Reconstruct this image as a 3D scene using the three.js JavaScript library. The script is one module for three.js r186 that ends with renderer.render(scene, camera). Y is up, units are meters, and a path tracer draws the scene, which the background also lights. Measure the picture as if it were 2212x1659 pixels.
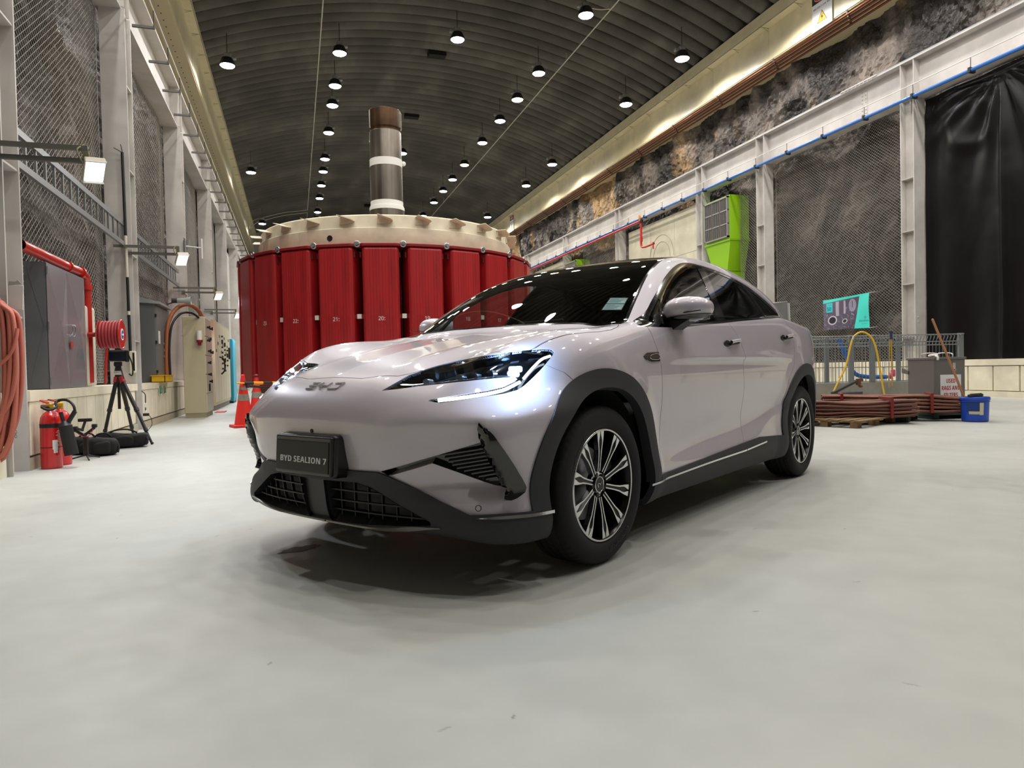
import * as THREE from 'three';
import { mergeGeometries, mergeVertices } from 'three/addons/utils/BufferGeometryUtils.js';
import { RoundedBoxGeometry } from 'three/addons/geometries/RoundedBoxGeometry.js';
import { FontLoader } from 'three/addons/loaders/FontLoader.js';
import { TextGeometry } from 'three/addons/geometries/TextGeometry.js';
import { RectAreaLightUniformsLib } from 'three/addons/lights/RectAreaLightUniformsLib.js';

// ---------------------------------------------------------------- camera, exposure, light levels
const scene = new THREE.Scene();
scene.background = new THREE.Color(0x000000);
const camera = new THREE.PerspectiveCamera(57.59, 2212 / 1659, 0.05, 200);
{
  const yaw = -0.3003, pitch = -0.0215, roll = -0.0216;
  const fwd = new THREE.Vector3(-Math.sin(yaw) * Math.cos(pitch), Math.sin(pitch), -Math.cos(yaw) * Math.cos(pitch));
  const r0 = new THREE.Vector3(Math.cos(yaw), 0, -Math.sin(yaw)), u0 = r0.clone().cross(fwd);
  const right = r0.clone().multiplyScalar(Math.cos(roll)).addScaledVector(u0, Math.sin(roll));
  const up = u0.clone().multiplyScalar(Math.cos(roll)).addScaledVector(r0, -Math.sin(roll));
  camera.quaternion.setFromRotationMatrix(new THREE.Matrix4().makeBasis(right, up, fwd.clone().negate()));
  camera.position.set(0, 0.8742, 0);
}
scene.add(camera);
const renderer = new THREE.WebGLRenderer({ antialias: true });
renderer.toneMapping = THREE.LinearToneMapping;
renderer.toneMappingExposure = 1.0;
renderer.shadowMap.enabled = true;
RectAreaLightUniformsLib.init();
const LAMP_CD = 46, FLOOD_CD = 14, HEADLIGHT_CD = 1.6;

// ---------------------------------------------------------------- helpers
const PI = Math.PI, V3 = (x, y, z) => new THREE.Vector3(x, y, z);
function rng(seed) { let a = seed >>> 0; return () => { a |= 0; a = a + 0x6D2B79F5 | 0; let t = Math.imul(a ^ a >>> 15, 1 | a); t = t + Math.imul(t ^ t >>> 7, 61 | t) ^ t; return ((t ^ t >>> 14) >>> 0) / 4294967296; }; }
const lerp = (a, b, t) => a + (b - a) * t, clamp = (x, a, b) => x < a ? a : x > b ? b : x, sstep = (a, b, x) => { const t = clamp((x - a) / (b - a), 0, 1); return t * t * (3 - 2 * t); };
function hash3(x, y, z) { let h = Math.imul(x, 374761393) ^ Math.imul(y, 668265263) ^ Math.imul(z, 2147483647 ^ 0x5bd1e995); h = Math.imul(h ^ h >>> 13, 1274126177); return ((h ^ h >>> 16) >>> 0) / 4294967296; }
function noise3(x, y, z) {
  const X = Math.floor(x), Y = Math.floor(y), Z = Math.floor(z), u = x - X, v = y - Y, w = z - Z;
  const a = u * u * (3 - 2 * u), b = v * v * (3 - 2 * v), c = w * w * (3 - 2 * w);
  return lerp(lerp(lerp(hash3(X, Y, Z), hash3(X + 1, Y, Z), a), lerp(hash3(X, Y + 1, Z), hash3(X + 1, Y + 1, Z), a), b),
    lerp(lerp(hash3(X, Y, Z + 1), hash3(X + 1, Y, Z + 1), a), lerp(hash3(X, Y + 1, Z + 1), hash3(X + 1, Y + 1, Z + 1), a), b), c);
}
function fbm(x, y, z, o = 4) { let s = 0, a = 0.5, t = 0; for (let i = 0; i < o; i++) { s += a * noise3(x, y, z); t += a; x = x * 2.03 + 7.1; y = y * 2.03 + 3.7; z = z * 2.03 + 11.3; a *= 0.5; } return s / t; }
function ridged(x, y, z, o = 4) { let s = 0, a = 0.5, t = 0; for (let i = 0; i < o; i++) { s += a * (1 - Math.abs(2 * noise3(x, y, z) - 1)); t += a; x = x * 2.1 + 5.1; y = y * 2.1 + 1.7; z = z * 2.1 + 9.3; a *= 0.5; } return s / t; }
// tileable 2D noise for textures
function tnoise(u, v, f, seed) { const x = u * f, y = v * f, X = Math.floor(x), Y = Math.floor(y), a = x - X, b = y - Y, s = a * a * (3 - 2 * a), t = b * b * (3 - 2 * b), m = (i) => ((i % f) + f) % f; return lerp(lerp(hash3(m(X), m(Y), seed), hash3(m(X + 1), m(Y), seed), s), lerp(hash3(m(X), m(Y + 1), seed), hash3(m(X + 1), m(Y + 1), seed), s), t); }
function tfbm(u, v, f, seed, o = 4) { let s = 0, a = 0.5, t = 0; for (let i = 0; i < o; i++) { s += a * tnoise(u, v, f, seed + i); t += a; f *= 2; a *= 0.5; } return s / t; }
function dataTex(n, fn, srgb = true, m = n) {
  const d = new Uint8Array(n * m * 4);
  for (let j = 0; j < m; j++) for (let i = 0; i < n; i++) { const c = fn(i / n, j / m), k = (j * n + i) * 4; d[k] = clamp(c[0] * 255, 0, 255); d[k + 1] = clamp(c[1] * 255, 0, 255); d[k + 2] = clamp(c[2] * 255, 0, 255); d[k + 3] = 255; }
  const t = new THREE.DataTexture(d, n, m); t.wrapS = t.wrapT = THREE.RepeatWrapping; t.magFilter = THREE.LinearFilter; t.minFilter = THREE.LinearMipmapLinearFilter; t.generateMipmaps = true;
  if (srgb) t.colorSpace = THREE.SRGBColorSpace; t.needsUpdate = true; return t;
}
function canvasTex(w, h, draw) { const c = document.createElement('canvas'); c.width = w; c.height = h; const g = c.getContext('2d'); draw(g, w, h); const t = new THREE.CanvasTexture(c); t.colorSpace = THREE.SRGBColorSpace; return t; }
const rep = (t, x, y) => { const c = t.clone(); c.repeat.set(x, y); c.needsUpdate = true; return c; };
function std(color, roughness = 0.6, metalness = 0, extra = {}) { return new THREE.MeshStandardMaterial({ color, roughness, metalness, ...extra }); }
function phys(color, roughness = 0.5, metalness = 0, extra = {}) { return new THREE.MeshPhysicalMaterial({ color, roughness, metalness, ...extra }); }

// uv in metres by the dominant axis of each face
function boxUV(g) {
  if (g.index) g = g.toNonIndexed();
  const p = g.attributes.position, n = p.count, uv = new Float32Array(n * 2), A = V3(), B = V3(), C = V3();
  for (let i = 0; i < n; i += 3) {
    A.fromBufferAttribute(p, i); B.fromBufferAttribute(p, i + 1).sub(A); C.fromBufferAttribute(p, i + 2).sub(A); B.cross(C);
    const x = Math.abs(B.x), y = Math.abs(B.y), z = Math.abs(B.z);
    for (let k = 0; k < 3; k++) { const X = p.getX(i + k), Y = p.getY(i + k), Z = p.getZ(i + k); const [s, t] = x >= y && x >= z ? [Z, Y] : y >= z ? [X, Z] : [X, Y]; uv[(i + k) * 2] = s; uv[(i + k) * 2 + 1] = t; }
  }
  g.setAttribute('uv', new THREE.BufferAttribute(uv, 2)); return g;
}
const used = new Map();
function numbered(n) { const k = used.get(n) || 0; used.set(n, k + 1); return k ? `${n}_${String(k).padStart(3, '0')}` : n; }
class MB {   // collects shapes, merges them into one named mesh
  constructor() { this.g = []; }
  add(g, m) { g = g.clone(); if (g.index) g = g.toNonIndexed(); if (m) g.applyMatrix4(m); for (const k of Object.keys(g.attributes)) if (!['position', 'normal', 'uv'].includes(k)) g.deleteAttribute(k); if (!g.attributes.normal) g.computeVertexNormals(); if (!g.attributes.uv) g.setAttribute('uv', new THREE.BufferAttribute(new Float32Array(g.attributes.position.count * 2), 2)); g.morphAttributes = {}; this.g.push(g); return this; }
  at(g, x = 0, y = 0, z = 0, rx = 0, ry = 0, rz = 0, s = 1) { return this.add(g, new THREE.Matrix4().compose(V3(x, y, z), new THREE.Quaternion().setFromEuler(new THREE.Euler(rx, ry, rz)), typeof s === 'number' ? V3(s, s, s) : V3(...s))); }
  box(w, h, d, x, y, z, rx = 0, ry = 0, rz = 0) { return this.at(new THREE.BoxGeometry(w, h, d), x, y, z, rx, ry, rz); }
  rbox(w, h, d, r, x, y, z, rx = 0, ry = 0, rz = 0) { return this.at(new RoundedBoxGeometry(w, h, d, 2, r), x, y, z, rx, ry, rz); }
  span(x0, y0, z0, x1, y1, z1) { return this.box(Math.abs(x1 - x0), Math.abs(y1 - y0), Math.abs(z1 - z0), (x0 + x1) / 2, (y0 + y1) / 2, (z0 + z1) / 2); }
  cyl(r0, r1, h, x, y, z, rx = 0, ry = 0, rz = 0, n = 20, open = false) { return this.at(new THREE.CylinderGeometry(r0, r1, h, n, 1, open), x, y, z, rx, ry, rz); }
  rod(a, b, r, n = 8) { const A = V3(...a), B = V3(...b), d = B.clone().sub(A), L = d.length(); const q = new THREE.Quaternion().setFromUnitVectors(V3(0, 1, 0), d.normalize()); return this.add(new THREE.CylinderGeometry(r, r, L, n), new THREE.Matrix4().compose(A.add(B).multiplyScalar(0.5), q, V3(1, 1, 1))); }
  bar(a, b, w, t) { const A = V3(...a), B = V3(...b), d = B.clone().sub(A), L = d.length(), z = d.normalize(); let y = V3(0, 1, 0); if (Math.abs(z.y) > 0.95) y = V3(1, 0, 0); const x = y.clone().cross(z).normalize(); y = z.clone().cross(x); return this.add(new THREE.BoxGeometry(w, t, L), new THREE.Matrix4().makeBasis(x, y, z).setPosition(A.add(B).multiplyScalar(0.5))); }
  tube(pts, r, seg = 24, n = 8, closed = false) { return this.add(new THREE.TubeGeometry(new THREE.CatmullRomCurve3(pts.map((p) => V3(...p)), closed), seg, r, n, closed)); }
  lathe(pts, n, x = 0, y = 0, z = 0, rx = 0, ry = 0, rz = 0) { return this.at(new THREE.LatheGeometry(pts.map((p) => new THREE.Vector2(...p)), n), x, y, z, rx, ry, rz); }
  ext(pts, depth, m, bevel = 0) { const s = new THREE.Shape(pts.map((p) => new THREE.Vector2(...p))); return this.add(new THREE.ExtrudeGeometry(s, { depth, bevelEnabled: bevel > 0, bevelSize: bevel, bevelThickness: bevel, bevelSegments: 2, steps: 1 }), m); }
  geo(box = true) { const g = mergeGeometries(this.g); return box ? boxUV(g) : g; }
  build(name, m, parent, opts = {}) { const o = new THREE.Mesh(this.geo(!opts.keepUV), m); return fin(o, name, parent, opts); }
}
function fin(o, name, parent, opts = {}) {
  o.castShadow = o.receiveShadow = true;
  if (parent) { o.name = name; parent.add(o); } else { o.name = numbered(name); scene.add(o); }
  if (opts.label) o.userData.label = opts.label; if (opts.category) o.userData.category = opts.category; if (opts.group) o.userData.group = opts.group; if (opts.kind) o.userData.kind = opts.kind;
  return o;
}
function thing(name, label, category, p = [0, 0, 0], turn = 0, group) { const o = new THREE.Group(); o.name = numbered(name); o.position.set(...p); o.rotation.y = turn; o.userData = { label, category }; if (group) o.userData.group = group; scene.add(o); return o; }
function struct(name, p = [0, 0, 0]) { const o = new THREE.Group(); o.name = numbered(name); o.position.set(...p); o.userData = { kind: 'structure' }; scene.add(o); return o; }
function copy(o, p, turn, label) { const c = o.clone(); c.name = numbered(o.name.replace(/_\d{3}$/, '')); c.userData = { ...o.userData }; if (label) c.userData.label = label; if (p) c.position.set(...p); if (turn !== undefined) c.rotation.y = turn; scene.add(c); return c; }
const fonts = {};
for (const [k, f] of [['sans', 'droid_sans_bold'], ['reg', 'droid_sans_regular']]) fonts[k] = await new FontLoader().loadAsync(`fonts/droid/${f}.typeface.json`);
function textGeo(s, size, depth, font = 'sans', sx = 1) { const g = new TextGeometry(s, { font: fonts[font], size, depth, curveSegments: 4, bevelEnabled: false }); g.computeBoundingBox(); const b = g.boundingBox; g.translate(-(b.min.x + b.max.x) / 2, -(b.min.y + b.max.y) / 2, 0); g.scale(sx, 1, 1); return g; }
// ---------------------------------------------------------------- the hall
const Z0 = 6, Z1 = -64;
const grimeTex = dataTex(512, (u, v) => { const n = tfbm(u, v, 4, 11, 5), m = tfbm(u, v, 16, 51, 3), g = 0.80 + 0.16 * n + 0.08 * m; return [g, g, g * 0.985]; });
const roughTex = dataTex(512, (u, v) => { const n = tfbm(u, v, 6, 91, 5); const g = 0.55 + 0.5 * n; return [g, g, g]; }, false);
const bumpTex = dataTex(512, (u, v) => { const n = tfbm(u, v, 8, 31, 6); return [n, n, n]; }, false);
const WHITEP = std(0xd2cdca, 0.45, 0, { map: rep(grimeTex, 0.35, 0.35) });
const CREAM = std(0xefe3bf, 0.33, 0, { map: rep(grimeTex, 0.25, 0.25) });
const DADO = std(0xf3ecd6, 0.6, 0, { map: rep(grimeTex, 0.4, 0.4) });
const STEEL = std(0x8b8d8e, 0.4, 0.8), DARKSTEEL = std(0x2b2c2e, 0.5, 0.3), WIRE = std(0x96928a, 0.5, 0.25);
{ // floor: pale painted concrete with faint scuffs
  const N = 1024, scuff = (() => { const r = rng(5), L = []; for (let i = 0; i < 90; i++) L.push([r(), r(), (r() - 0.5) * 0.05, (r() - 0.5) * 0.05, 0.0006 + r() * 0.0012]); return L; })();
  const ft = dataTex(N, (u, v) => { let g = 0.905 + 0.07 * (tfbm(u, v, 3, 7, 6) - 0.5) + 0.05 * (tfbm(u, v, 40, 77, 3) - 0.5); return [g * 0.992, g, g * 0.988]; });
  const d = ft.image.data; for (const [x, y, dx, dy, w] of scuff.slice(0, 40)) for (let t = 0; t < 0.22; t += 0.01) { const X = Math.floor(((x + dx * t) % 1 + 1) % 1 * N), Y = Math.floor(((y + dy * t) % 1 + 1) % 1 * N), k = (Y * N + X) * 4; for (let c = 0; c < 3; c++) d[k + c] *= 0.95; }
  const fr = dataTex(512, (u, v) => { const g = 0.62 + 0.5 * (tfbm(u, v, 5, 17, 6) - 0.5) + 0.15 * (tfbm(u, v, 60, 37, 2) - 0.5); return [g, g, g]; }, false);
  const M = std(0xc4c5c0, 0.9, 0, { map: rep(ft, 0.16, 0.16), roughnessMap: rep(fr, 0.22, 0.22), bumpMap: rep(bumpTex, 0.8, 0.8), bumpScale: 0.0006 });
  const f = struct('floor'); new MB().box(21, 0.3, Z0 - Z1, 6.4, -0.15, (Z0 + Z1) / 2).build('slab', M, f);
  // dark oily stain under the nose of the car
  const st = [], r = rng(3); for (let i = 0; i < 26; i++) { const t = i / 26 * 2 * PI; st.push([Math.cos(t) * (0.075 + 0.05 * r()), Math.sin(t) * (0.03 + 0.03 * r())]); }
  const s = new THREE.ShapeGeometry(new THREE.Shape(smoothPolyE(st).map((p) => new THREE.Vector2(...p)))).rotateX(-PI / 2); new MB().at(s, -0.001, 0.0015, -3.627, 0, 0.5, 0).build('stain', std(0x6f5c55, 0.6), f);
}
function smoothPolyE(P) { return new THREE.CatmullRomCurve3(P.map((p) => V3(p[0], p[1], 0)), true).getPoints(80).slice(0, -1).map((p) => [p.x, p.y]); }
const VC = [5.65, -8.91], VR = 23.2, vaultY = (x, drop = 0) => VC[1] + Math.sqrt((VR - drop) ** 2 - (x - VC[0]) ** 2);
{ // corrugated vault
  const per = 0.69, A = 44, t0 = Math.atan2(-3.7 - VC[0], Math.sqrt(VR ** 2 - (3.7 + VC[0]) ** 2)), t1 = Math.atan2(16.0 - VC[0], Math.sqrt(VR ** 2 - (16 - VC[0]) ** 2)), sub = 14, n = Math.ceil((Z0 - Z1) / per) * sub, P = [], UV = [], I = [];
  for (let j = 0; j <= n; j++) { const z = Z0 - j / sub * per, ph = (j % sub) / sub, r = VR + (j % sub === 0 ? 0.86 : 0.60 - 0.36 * Math.pow(Math.sin(PI * ph), 0.55)); for (let i = 0; i <= A; i++) { const t = lerp(t0, t1, i / A); P.push(VC[0] + r * Math.sin(t), VC[1] + r * Math.cos(t), z); UV.push(t * VR, z); } }
  for (let j = 0; j < n; j++) for (let i = 0; i < A; i++) { const a = j * (A + 1) + i; I.push(a, a + A + 1, a + 1, a + 1, a + A + 1, a + A + 2); }
  const g = new THREE.BufferGeometry(); g.setAttribute('position', new THREE.Float32BufferAttribute(P, 3)); g.setAttribute('uv', new THREE.Float32BufferAttribute(UV, 2)); g.setIndex(I); g.computeVertexNormals();
  const ct = dataTex(512, (u, v) => { const n2 = tfbm(u, v, 4, 201, 5), st = Math.pow(tfbm(u, v * 0.5, 8, 260, 4), 4) * 0.8, ro = 0.92 + 0.08 * Math.sin(u * 512 * PI / 2) * Math.sin(v * 512 * PI / 2); const g2 = (0.55 + 0.5 * n2 + st) * ro; return [g2, g2 * 0.985, g2 * 0.94]; });
  const cb = dataTex(256, (u, v) => { const g2 = 0.5 + 0.25 * Math.sin(u * 64 * PI) * Math.sin(v * 64 * PI) + 0.3 * (tfbm(u, v, 16, 9, 3) - 0.5); return [g2, g2, g2]; }, false);
  const c = struct('ceiling'); fin(new THREE.Mesh(g, std(0x66635d, 0.6, 0.1, { map: rep(ct, 0.11, 0.11), bumpMap: rep(cb, 0.5, 0.5), bumpScale: 0.006 })), 'vault_lining', c);
  new MB().box(22, 0.2, Z0 - Z1, 6.4, 16.0, (Z0 + Z1) / 2).build('slab', DARKSTEEL, c);
  for (const [x, z] of [[6.19, -29.9], [6.3, -37.4], [6.13, -58.3]]) new MB().box(0.75, 0.2, 0.42, x, vaultY(x) + 0.2, z).build('vent_opening', std(0x0a0a0a, 0.9), c);
}
// haunch beams of cream sheet panels along both springings
function fascia(name, side, X, XW, lipT, lipB, webT, webB, XO) {
  const o = struct(name), w = 1.62; let k = 0;
  for (let z = Z0; z > Z1; z -= w, k++) {
    const j = (k % 3) * 0.002;
    new MB().span(X, lipB, z, X + side * 0.05, lipT, z - w + 0.006).build('lip_panel', CREAM, o);
    new MB().bar([(X + XW) / 2 + side * 0.02, (lipB + webT) / 2 + 0.03, z - 0.01], [(X + XW) / 2 + side * 0.02, (lipB + webT) / 2 + 0.03, z - w + 0.02], Math.hypot(XW - X, webT - lipB), 0.02).build('soffit_panel', CREAM, o);
    new MB().rod([X + side * 0.03, lipB - 0.01, z], [XW - side * 0.02, webT - 0.012, z], 0.005).build('seam', std(0x6f6448, 0.6), o);
    if (k % 2 === 0) new MB().span(XW + j, webB, z, XW + side * 0.05, webT + 0.1, z - 2 * w + 0.008).build('web_panel', CREAM, o);
    if (k % 2 === 0) new MB().span(XW + side * 0.03, webB - 0.03, z, XO, webB, z - 2 * w + 0.004).build('underside_panel', std(0xdccda8, 0.5), o);
  }
  new MB().span(XW + side * 0.06, webB, Z0, XO, lipT + 0.3, Z1).build('core', std(0x5a5342, 0.9), o);
  const bl = new MB(); for (let z = 4; z > -50; z -= 0.42) bl.box(0.03, 0.02, 0.03, XW + side * 0.33, webB - 0.038, z); const b = bl.build('bolt_row', std(0x4a4130, 0.6), o); b.userData.kind = 'stuff';
}
fascia('ceiling_fascia_right', 1, 15.10, 15.40, 12.48, 12.10, 11.97, 10.98, 17.2);
fascia('ceiling_fascia_left', -1, -2.85, -3.10, 12.92, 12.66, 12.60, 11.42, -4.6);
// rock faces behind the steelwork
function rock(name, X, dir, z0, z1, y1, seed, cell, tint) {
  const nz = Math.ceil((z0 - z1) / cell), ny = Math.ceil((y1 + 0.3) / cell), P = [], C = [], UV = [], I = [];
  for (let j = 0; j <= ny; j++) for (let i = 0; i <= nz; i++) {
    const z = z0 - i * cell, y = -0.3 + j * cell, q = z * 0.35 + y * 0.12, w = fbm(z * 0.6, y * 0.6, seed, 3);
    const st = (x, n) => { const q = x * n, f = Math.floor(q); return (f + sstep(0.75, 1, q - f)) / n; };
    let d = 0.7 * (ridged(z * 0.33 + w, y * 0.25 - 0.3 * w, seed + 3.3, 4) - 0.5) + 0.55 * (st(fbm(z * 0.8 + y * 0.35, y * 0.6, seed + 9, 3), 9) - 0.5) + 0.35 * (st(fbm(z * 2.2 - y * 0.9, y * 1.3, seed + 12, 3), 8) - 0.5) + 0.16 * (ridged(z * 2.6, y * 1.8, seed + 5, 3) - 0.5) + 0.07 * (noise3(z * 9, y * 7, seed) - 0.5);
    P.push(X - dir * d + dir * (dir < 0 ? 1.5 : 0.2) * sstep(6.3, 8.6, y), y, z); UV.push(z, y);
    const v = Math.pow(sstep(0.25, 0.8, fbm(z * 1.3 + 2 * w, y * 0.55, seed + 21, 6)), 2.0), br = sstep(0.56, 0.72, fbm(z * 0.45 + 3, y * 0.2 + w, seed + 40, 4)) * tint, vein = Math.pow(ridged(z * 1.3 + 2 * w, y * 0.45, seed + 60, 4), 9) * 0.55;
    const g = 0.013 + 0.20 * v + vein * 0.10; C.push(g * (1.06 + 0.08 * tint) + br * 0.17, g + br * 0.10, g * (0.97 - 0.08 * tint) + br * 0.03);
  }
  for (let j = 0; j < ny; j++) for (let i = 0; i < nz; i++) { const a = j * (nz + 1) + i, b = a + nz + 1; if (dir > 0) I.push(a, a + 1, b, a + 1, b + 1, b); else I.push(a, b, a + 1, a + 1, b, b + 1); }
  let g = new THREE.BufferGeometry(); g.setAttribute('position', new THREE.Float32BufferAttribute(P, 3)); g.setAttribute('color', new THREE.Float32BufferAttribute(C, 3)); g.setAttribute('uv', new THREE.Float32BufferAttribute(UV, 2)); g.setIndex(I); g = g.toNonIndexed(); g.computeVertexNormals();
  const o = struct(name); fin(new THREE.Mesh(g, new THREE.MeshStandardMaterial({ color: 0xffffff, vertexColors: true, roughness: 0.62, roughnessMap: rep(roughTex, 0.5, 0.5), bumpMap: rep(bumpTex, 0.9, 0.6), bumpScale: 0.10 })), 'rock_face', o);
  new MB().span(X + dir * 2.3, -0.3, Z0, X + dir * 2.6, 14.5, Z1).build('backing', DARKSTEEL, o);
}
rock('wall_right', 16.35, 1, 4, -62, 10.95, 4.2, 0.085, 1.6);
rock('wall_left', -3.45, -1, 0, -34, 11.4, 17.7, 0.085, 0.35);
{ const o = struct('wall_back'); new MB().box(22, 17, 0.3, 6.4, 8.0, Z1).build('panel', std(0xa9a7a2, 0.7), o); }
{ const o = struct('wall_front'); new MB().box(22, 17, 0.3, 6.4, 8.0, Z0 + 0.3).build('panel', std(0x4d4b48, 0.8), o); }
{ // pale cladding on the far left bays and the precast wall in one bay on the right
  const o = struct('wall_far_left'); for (let z = -29.6; z > -62; z -= 2.4) for (let y = 0; y < 6.4; y += 2.15) new MB().rbox(0.10, 2.13, 2.38, 0.01, -2.85, y + 1.07, z - 1.2).build('panel', std(0xc9c8c6, 0.55), o);
  const p = struct('wall_bay_right'); const PRE = std(0xd9d3bd, 0.6, 0, { map: rep(grimeTex, 0.3, 0.3) });
  for (const [za, zb] of [[-24.35, -30.75], [-38.4, -44.6]]) for (let r = 0; r < 4; r++) for (let c = 0; c < 3; c++) { const wz = (za - zb) / 3; new MB().rbox(0.14, 1.83, wz - 0.012, 0.006, 15.66, 0.9 + r * 1.84, za - wz * (c + 0.5)).build('panel', PRE, p); }
  for (const rr of [0.75, 1.05]) new MB().at(new THREE.TorusGeometry(rr, 0.012, 6, 48, PI), 15.585, 5.6, -27.6, 0, PI / 2, 0).build('arc_groove', std(0xa9a28c, 0.7), p);
}
{ // dado walls of ribbed precast panels
  const o = struct('wall_right_dado'); for (let z = 6; z > -40; z -= 0.62) { new MB().rbox(0.08, 0.56, 0.585, 0.012, 15.235, 0.425, z - 0.31).build('panel', DADO, o); }
  new MB().span(15.25, 0, 6, 15.75, 0.80, -62).build('core', std(0xb9b298, 0.7), o); new MB().span(15.16, 0, 6, 15.6, 0.13, -62).build('plinth', DADO, o); new MB().span(15.18, 0.72, 6, 15.75, 0.865, -62).build('coping', DADO, o);
  const q = struct('wall_left_dado'); const cols = [-7.75, -12.97, -18.62, -24.5, -29.7];
  for (let k = 0; k < 4; k++) { const za = cols[k], zb = cols[k + 1] + 0.45; for (let z = za - 0.01; z > zb + 0.2; z -= 0.385) new MB().rbox(0.07, 0.52, 0.365, 0.01, -2.475, 0.40, z - 0.19).build('panel', DADO, q);
    new MB().span(-2.49, 0, za, -2.95, 0.72, zb).build('core', std(0xb9b298, 0.7), q); new MB().span(-2.44, 0, za, -2.9, 0.12, zb).build('plinth', std(0xb5ad97, 0.6), q); new MB().span(-2.43, 0.66, za, -2.95, 0.765, zb).build('coping', DADO, q); }
  new MB().span(-2.49, 0, 6, -2.95, 0.76, -7.3).build('core', DADO, q);
}
// steel columns and crane beams
function steelColumn(X, side, zn, top, label) {   // flanges across the hall axis, web between them
  const g = struct('steel_column', [X, 0, zn]); const d = 0.42, W = 0.37 * side, a = new MB();
  a.span(0, 0, 0, W, top, -0.025).span(0, 0, -d, W, top, -d + 0.025); a.build('flange', WHITEP, g);
  new MB().span(W * 0.45, 0, -0.02, W * 0.52, top, -d + 0.02).build('web', WHITEP, g);
  for (const y of [1.45, 2.84, 4.2, 5.55]) if (y < top - 0.5) new MB().span(0.01 * side, y, -0.02, W * 0.5, y + 0.02, -d + 0.02).build('stiffener', WHITEP, g);
  new MB().ext([[0, 0], [0, -0.35], [0.2 * side, 0]], 0.02, new THREE.Matrix4().setPosition(W * 0.3, top, -d / 2), 0).build('gusset', WHITEP, g);
  for (const y of [1.86, 1.98]) new MB().cyl(0.018, 0.018, 0.02, W * 0.25, y, 0.008, PI / 2, 0, 0, 10).build('bolt', WHITEP, g);
  return g;
}
const RC = [4, -2, -7.9, -14.05, -20.0, -23.75, -31, -38, -45, -52], LC = [3.6, -1.9, -7.33, -12.55, -18.2, -24.1, -29.3, -35, -41, -47];
for (const z of RC) steelColumn(15.2, 1, z, 7.58); for (const z of LC) steelColumn(-2.45, -1, z, 6.75);
function craneBeam(name, X, side, y0, y1, cols) {
  const g = struct(name), W = 0.42 * side, L = [Z0, Z1];
  new MB().span(X, y1 - 0.04, L[0], X + W, y1, L[1]).build('top_flange', WHITEP, g); new MB().span(X + 0.05 * side, y0, L[0], X + W, y0 + 0.04, L[1]).build('bottom_flange', WHITEP, g); new MB().span(X + W * 0.5, y0 + 0.03, L[0], X + W * 0.55, y1 - 0.03, L[1]).build('web', WHITEP, g);
  for (const z of cols) for (const dz of [0, -0.40]) new MB().span(X + 0.01 * side, y0 + 0.03, z + dz, X + W * 0.52, y1 - 0.03, z + dz - 0.02).build('stiffener', WHITEP, g);
  new MB().span(X + 0.12 * side, y1, L[0], X + 0.22 * side, y1 + 0.09, L[1]).build('crane_rail', STEEL, g);
  return g;
}
{ const g = craneBeam('crane_beam_right', 15.2, 1, 7.58, 8.58, RC), pl = (z) => { new MB().span(15.40, 7.72, z, 15.41, 8.48, z - 0.22).build('splice_plate', WHITEP, g); for (let k = 0; k < 7; k++) for (const dz of [0.05, 0.17]) new MB().at(new THREE.SphereGeometry(0.02, 8, 6), 15.395, 7.8 + k * 0.1, z - dz).build('bolt', WHITEP, g); new MB().span(15.18, 8.58, z + 0.55, 15.6, 8.62, z - 0.75).build('splice_plate', WHITEP, g); for (let k = 0; k < 8; k++) new MB().cyl(0.018, 0.018, 0.02, 15.17, 8.545, z + 0.4 - k * 0.14, 0, 0, PI / 2, 8).build('bolt', WHITEP, g); }; pl(-15.75); pl(-33.9); craneBeam('crane_beam_left', -2.45, -1, 6.75, 7.73, LC); }
// chain-link panels bulging over the rock
function chainLink(label, X, dir, z0, z1, y0, y1, pitch, seed, rw, st = 1) {
  const D = (z, y) => { const u = (z - z1) / (z0 - z1), e = Math.min(sstep(0, 0.2, u), sstep(1, 0.8, u)); return X - dir * e * (0.05 + 0.10 * (fbm(z * 0.5, y * 0.35, seed, 2) - 0.5)); };
  const P = [], I = [], step = 0.3; const H = y1 - y0, L = (z0 - z1) / st;
  for (const s of [1, -1]) for (let c = -H; c < L; c += pitch) {
    let prev = -1; const ta = Math.max(0, -c), tb = Math.min(H, L - c); if (tb - ta < 0.02) continue; const n = Math.max(1, Math.ceil((tb - ta) / step));
    for (let i = 0; i <= n; i++) { const t = lerp(ta, tb, i / n), zz = (c + t) * st, z = s > 0 ? z1 + zz : z0 - zz, y = y0 + t, x = D(z, y), b = P.length / 3; P.push(x - dir * rw, y, z, x + dir * rw * 0.5, y + rw * 0.8, z - s * rw * 0.8, x + dir * rw * 0.5, y - rw * 0.8, z + s * rw * 0.8); if (prev >= 0) for (let k = 0; k < 3; k++) { const q = (k + 1) % 3; I.push(prev + k, prev + q, b + k, prev + q, b + q, b + k); } prev = b; }
  }
  const g = new THREE.BufferGeometry(); g.setAttribute('position', new THREE.Float32BufferAttribute(P, 3)); g.setIndex(I); g.computeVertexNormals(); g.setAttribute('uv', new THREE.Float32BufferAttribute(new Float32Array(P.length / 3 * 2), 2));
  const o = thing('chain_link_panel', label, 'wire mesh'); const w = fin(new THREE.Mesh(g, WIRE), 'wire_mesh', o); w.userData.kind = 'stuff';
  const e = new MB(); for (const z of [z0, z1]) e.rod([X, y0, z], [X, y1, z], 0.008, 6); e.rod([X, y1, z0], [X, y1, z1], 0.008, 6).rod([X, y0, z0], [X, y0, z1], 0.008, 6); e.build('edge_wire', WIRE, o); return o;
}
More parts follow.
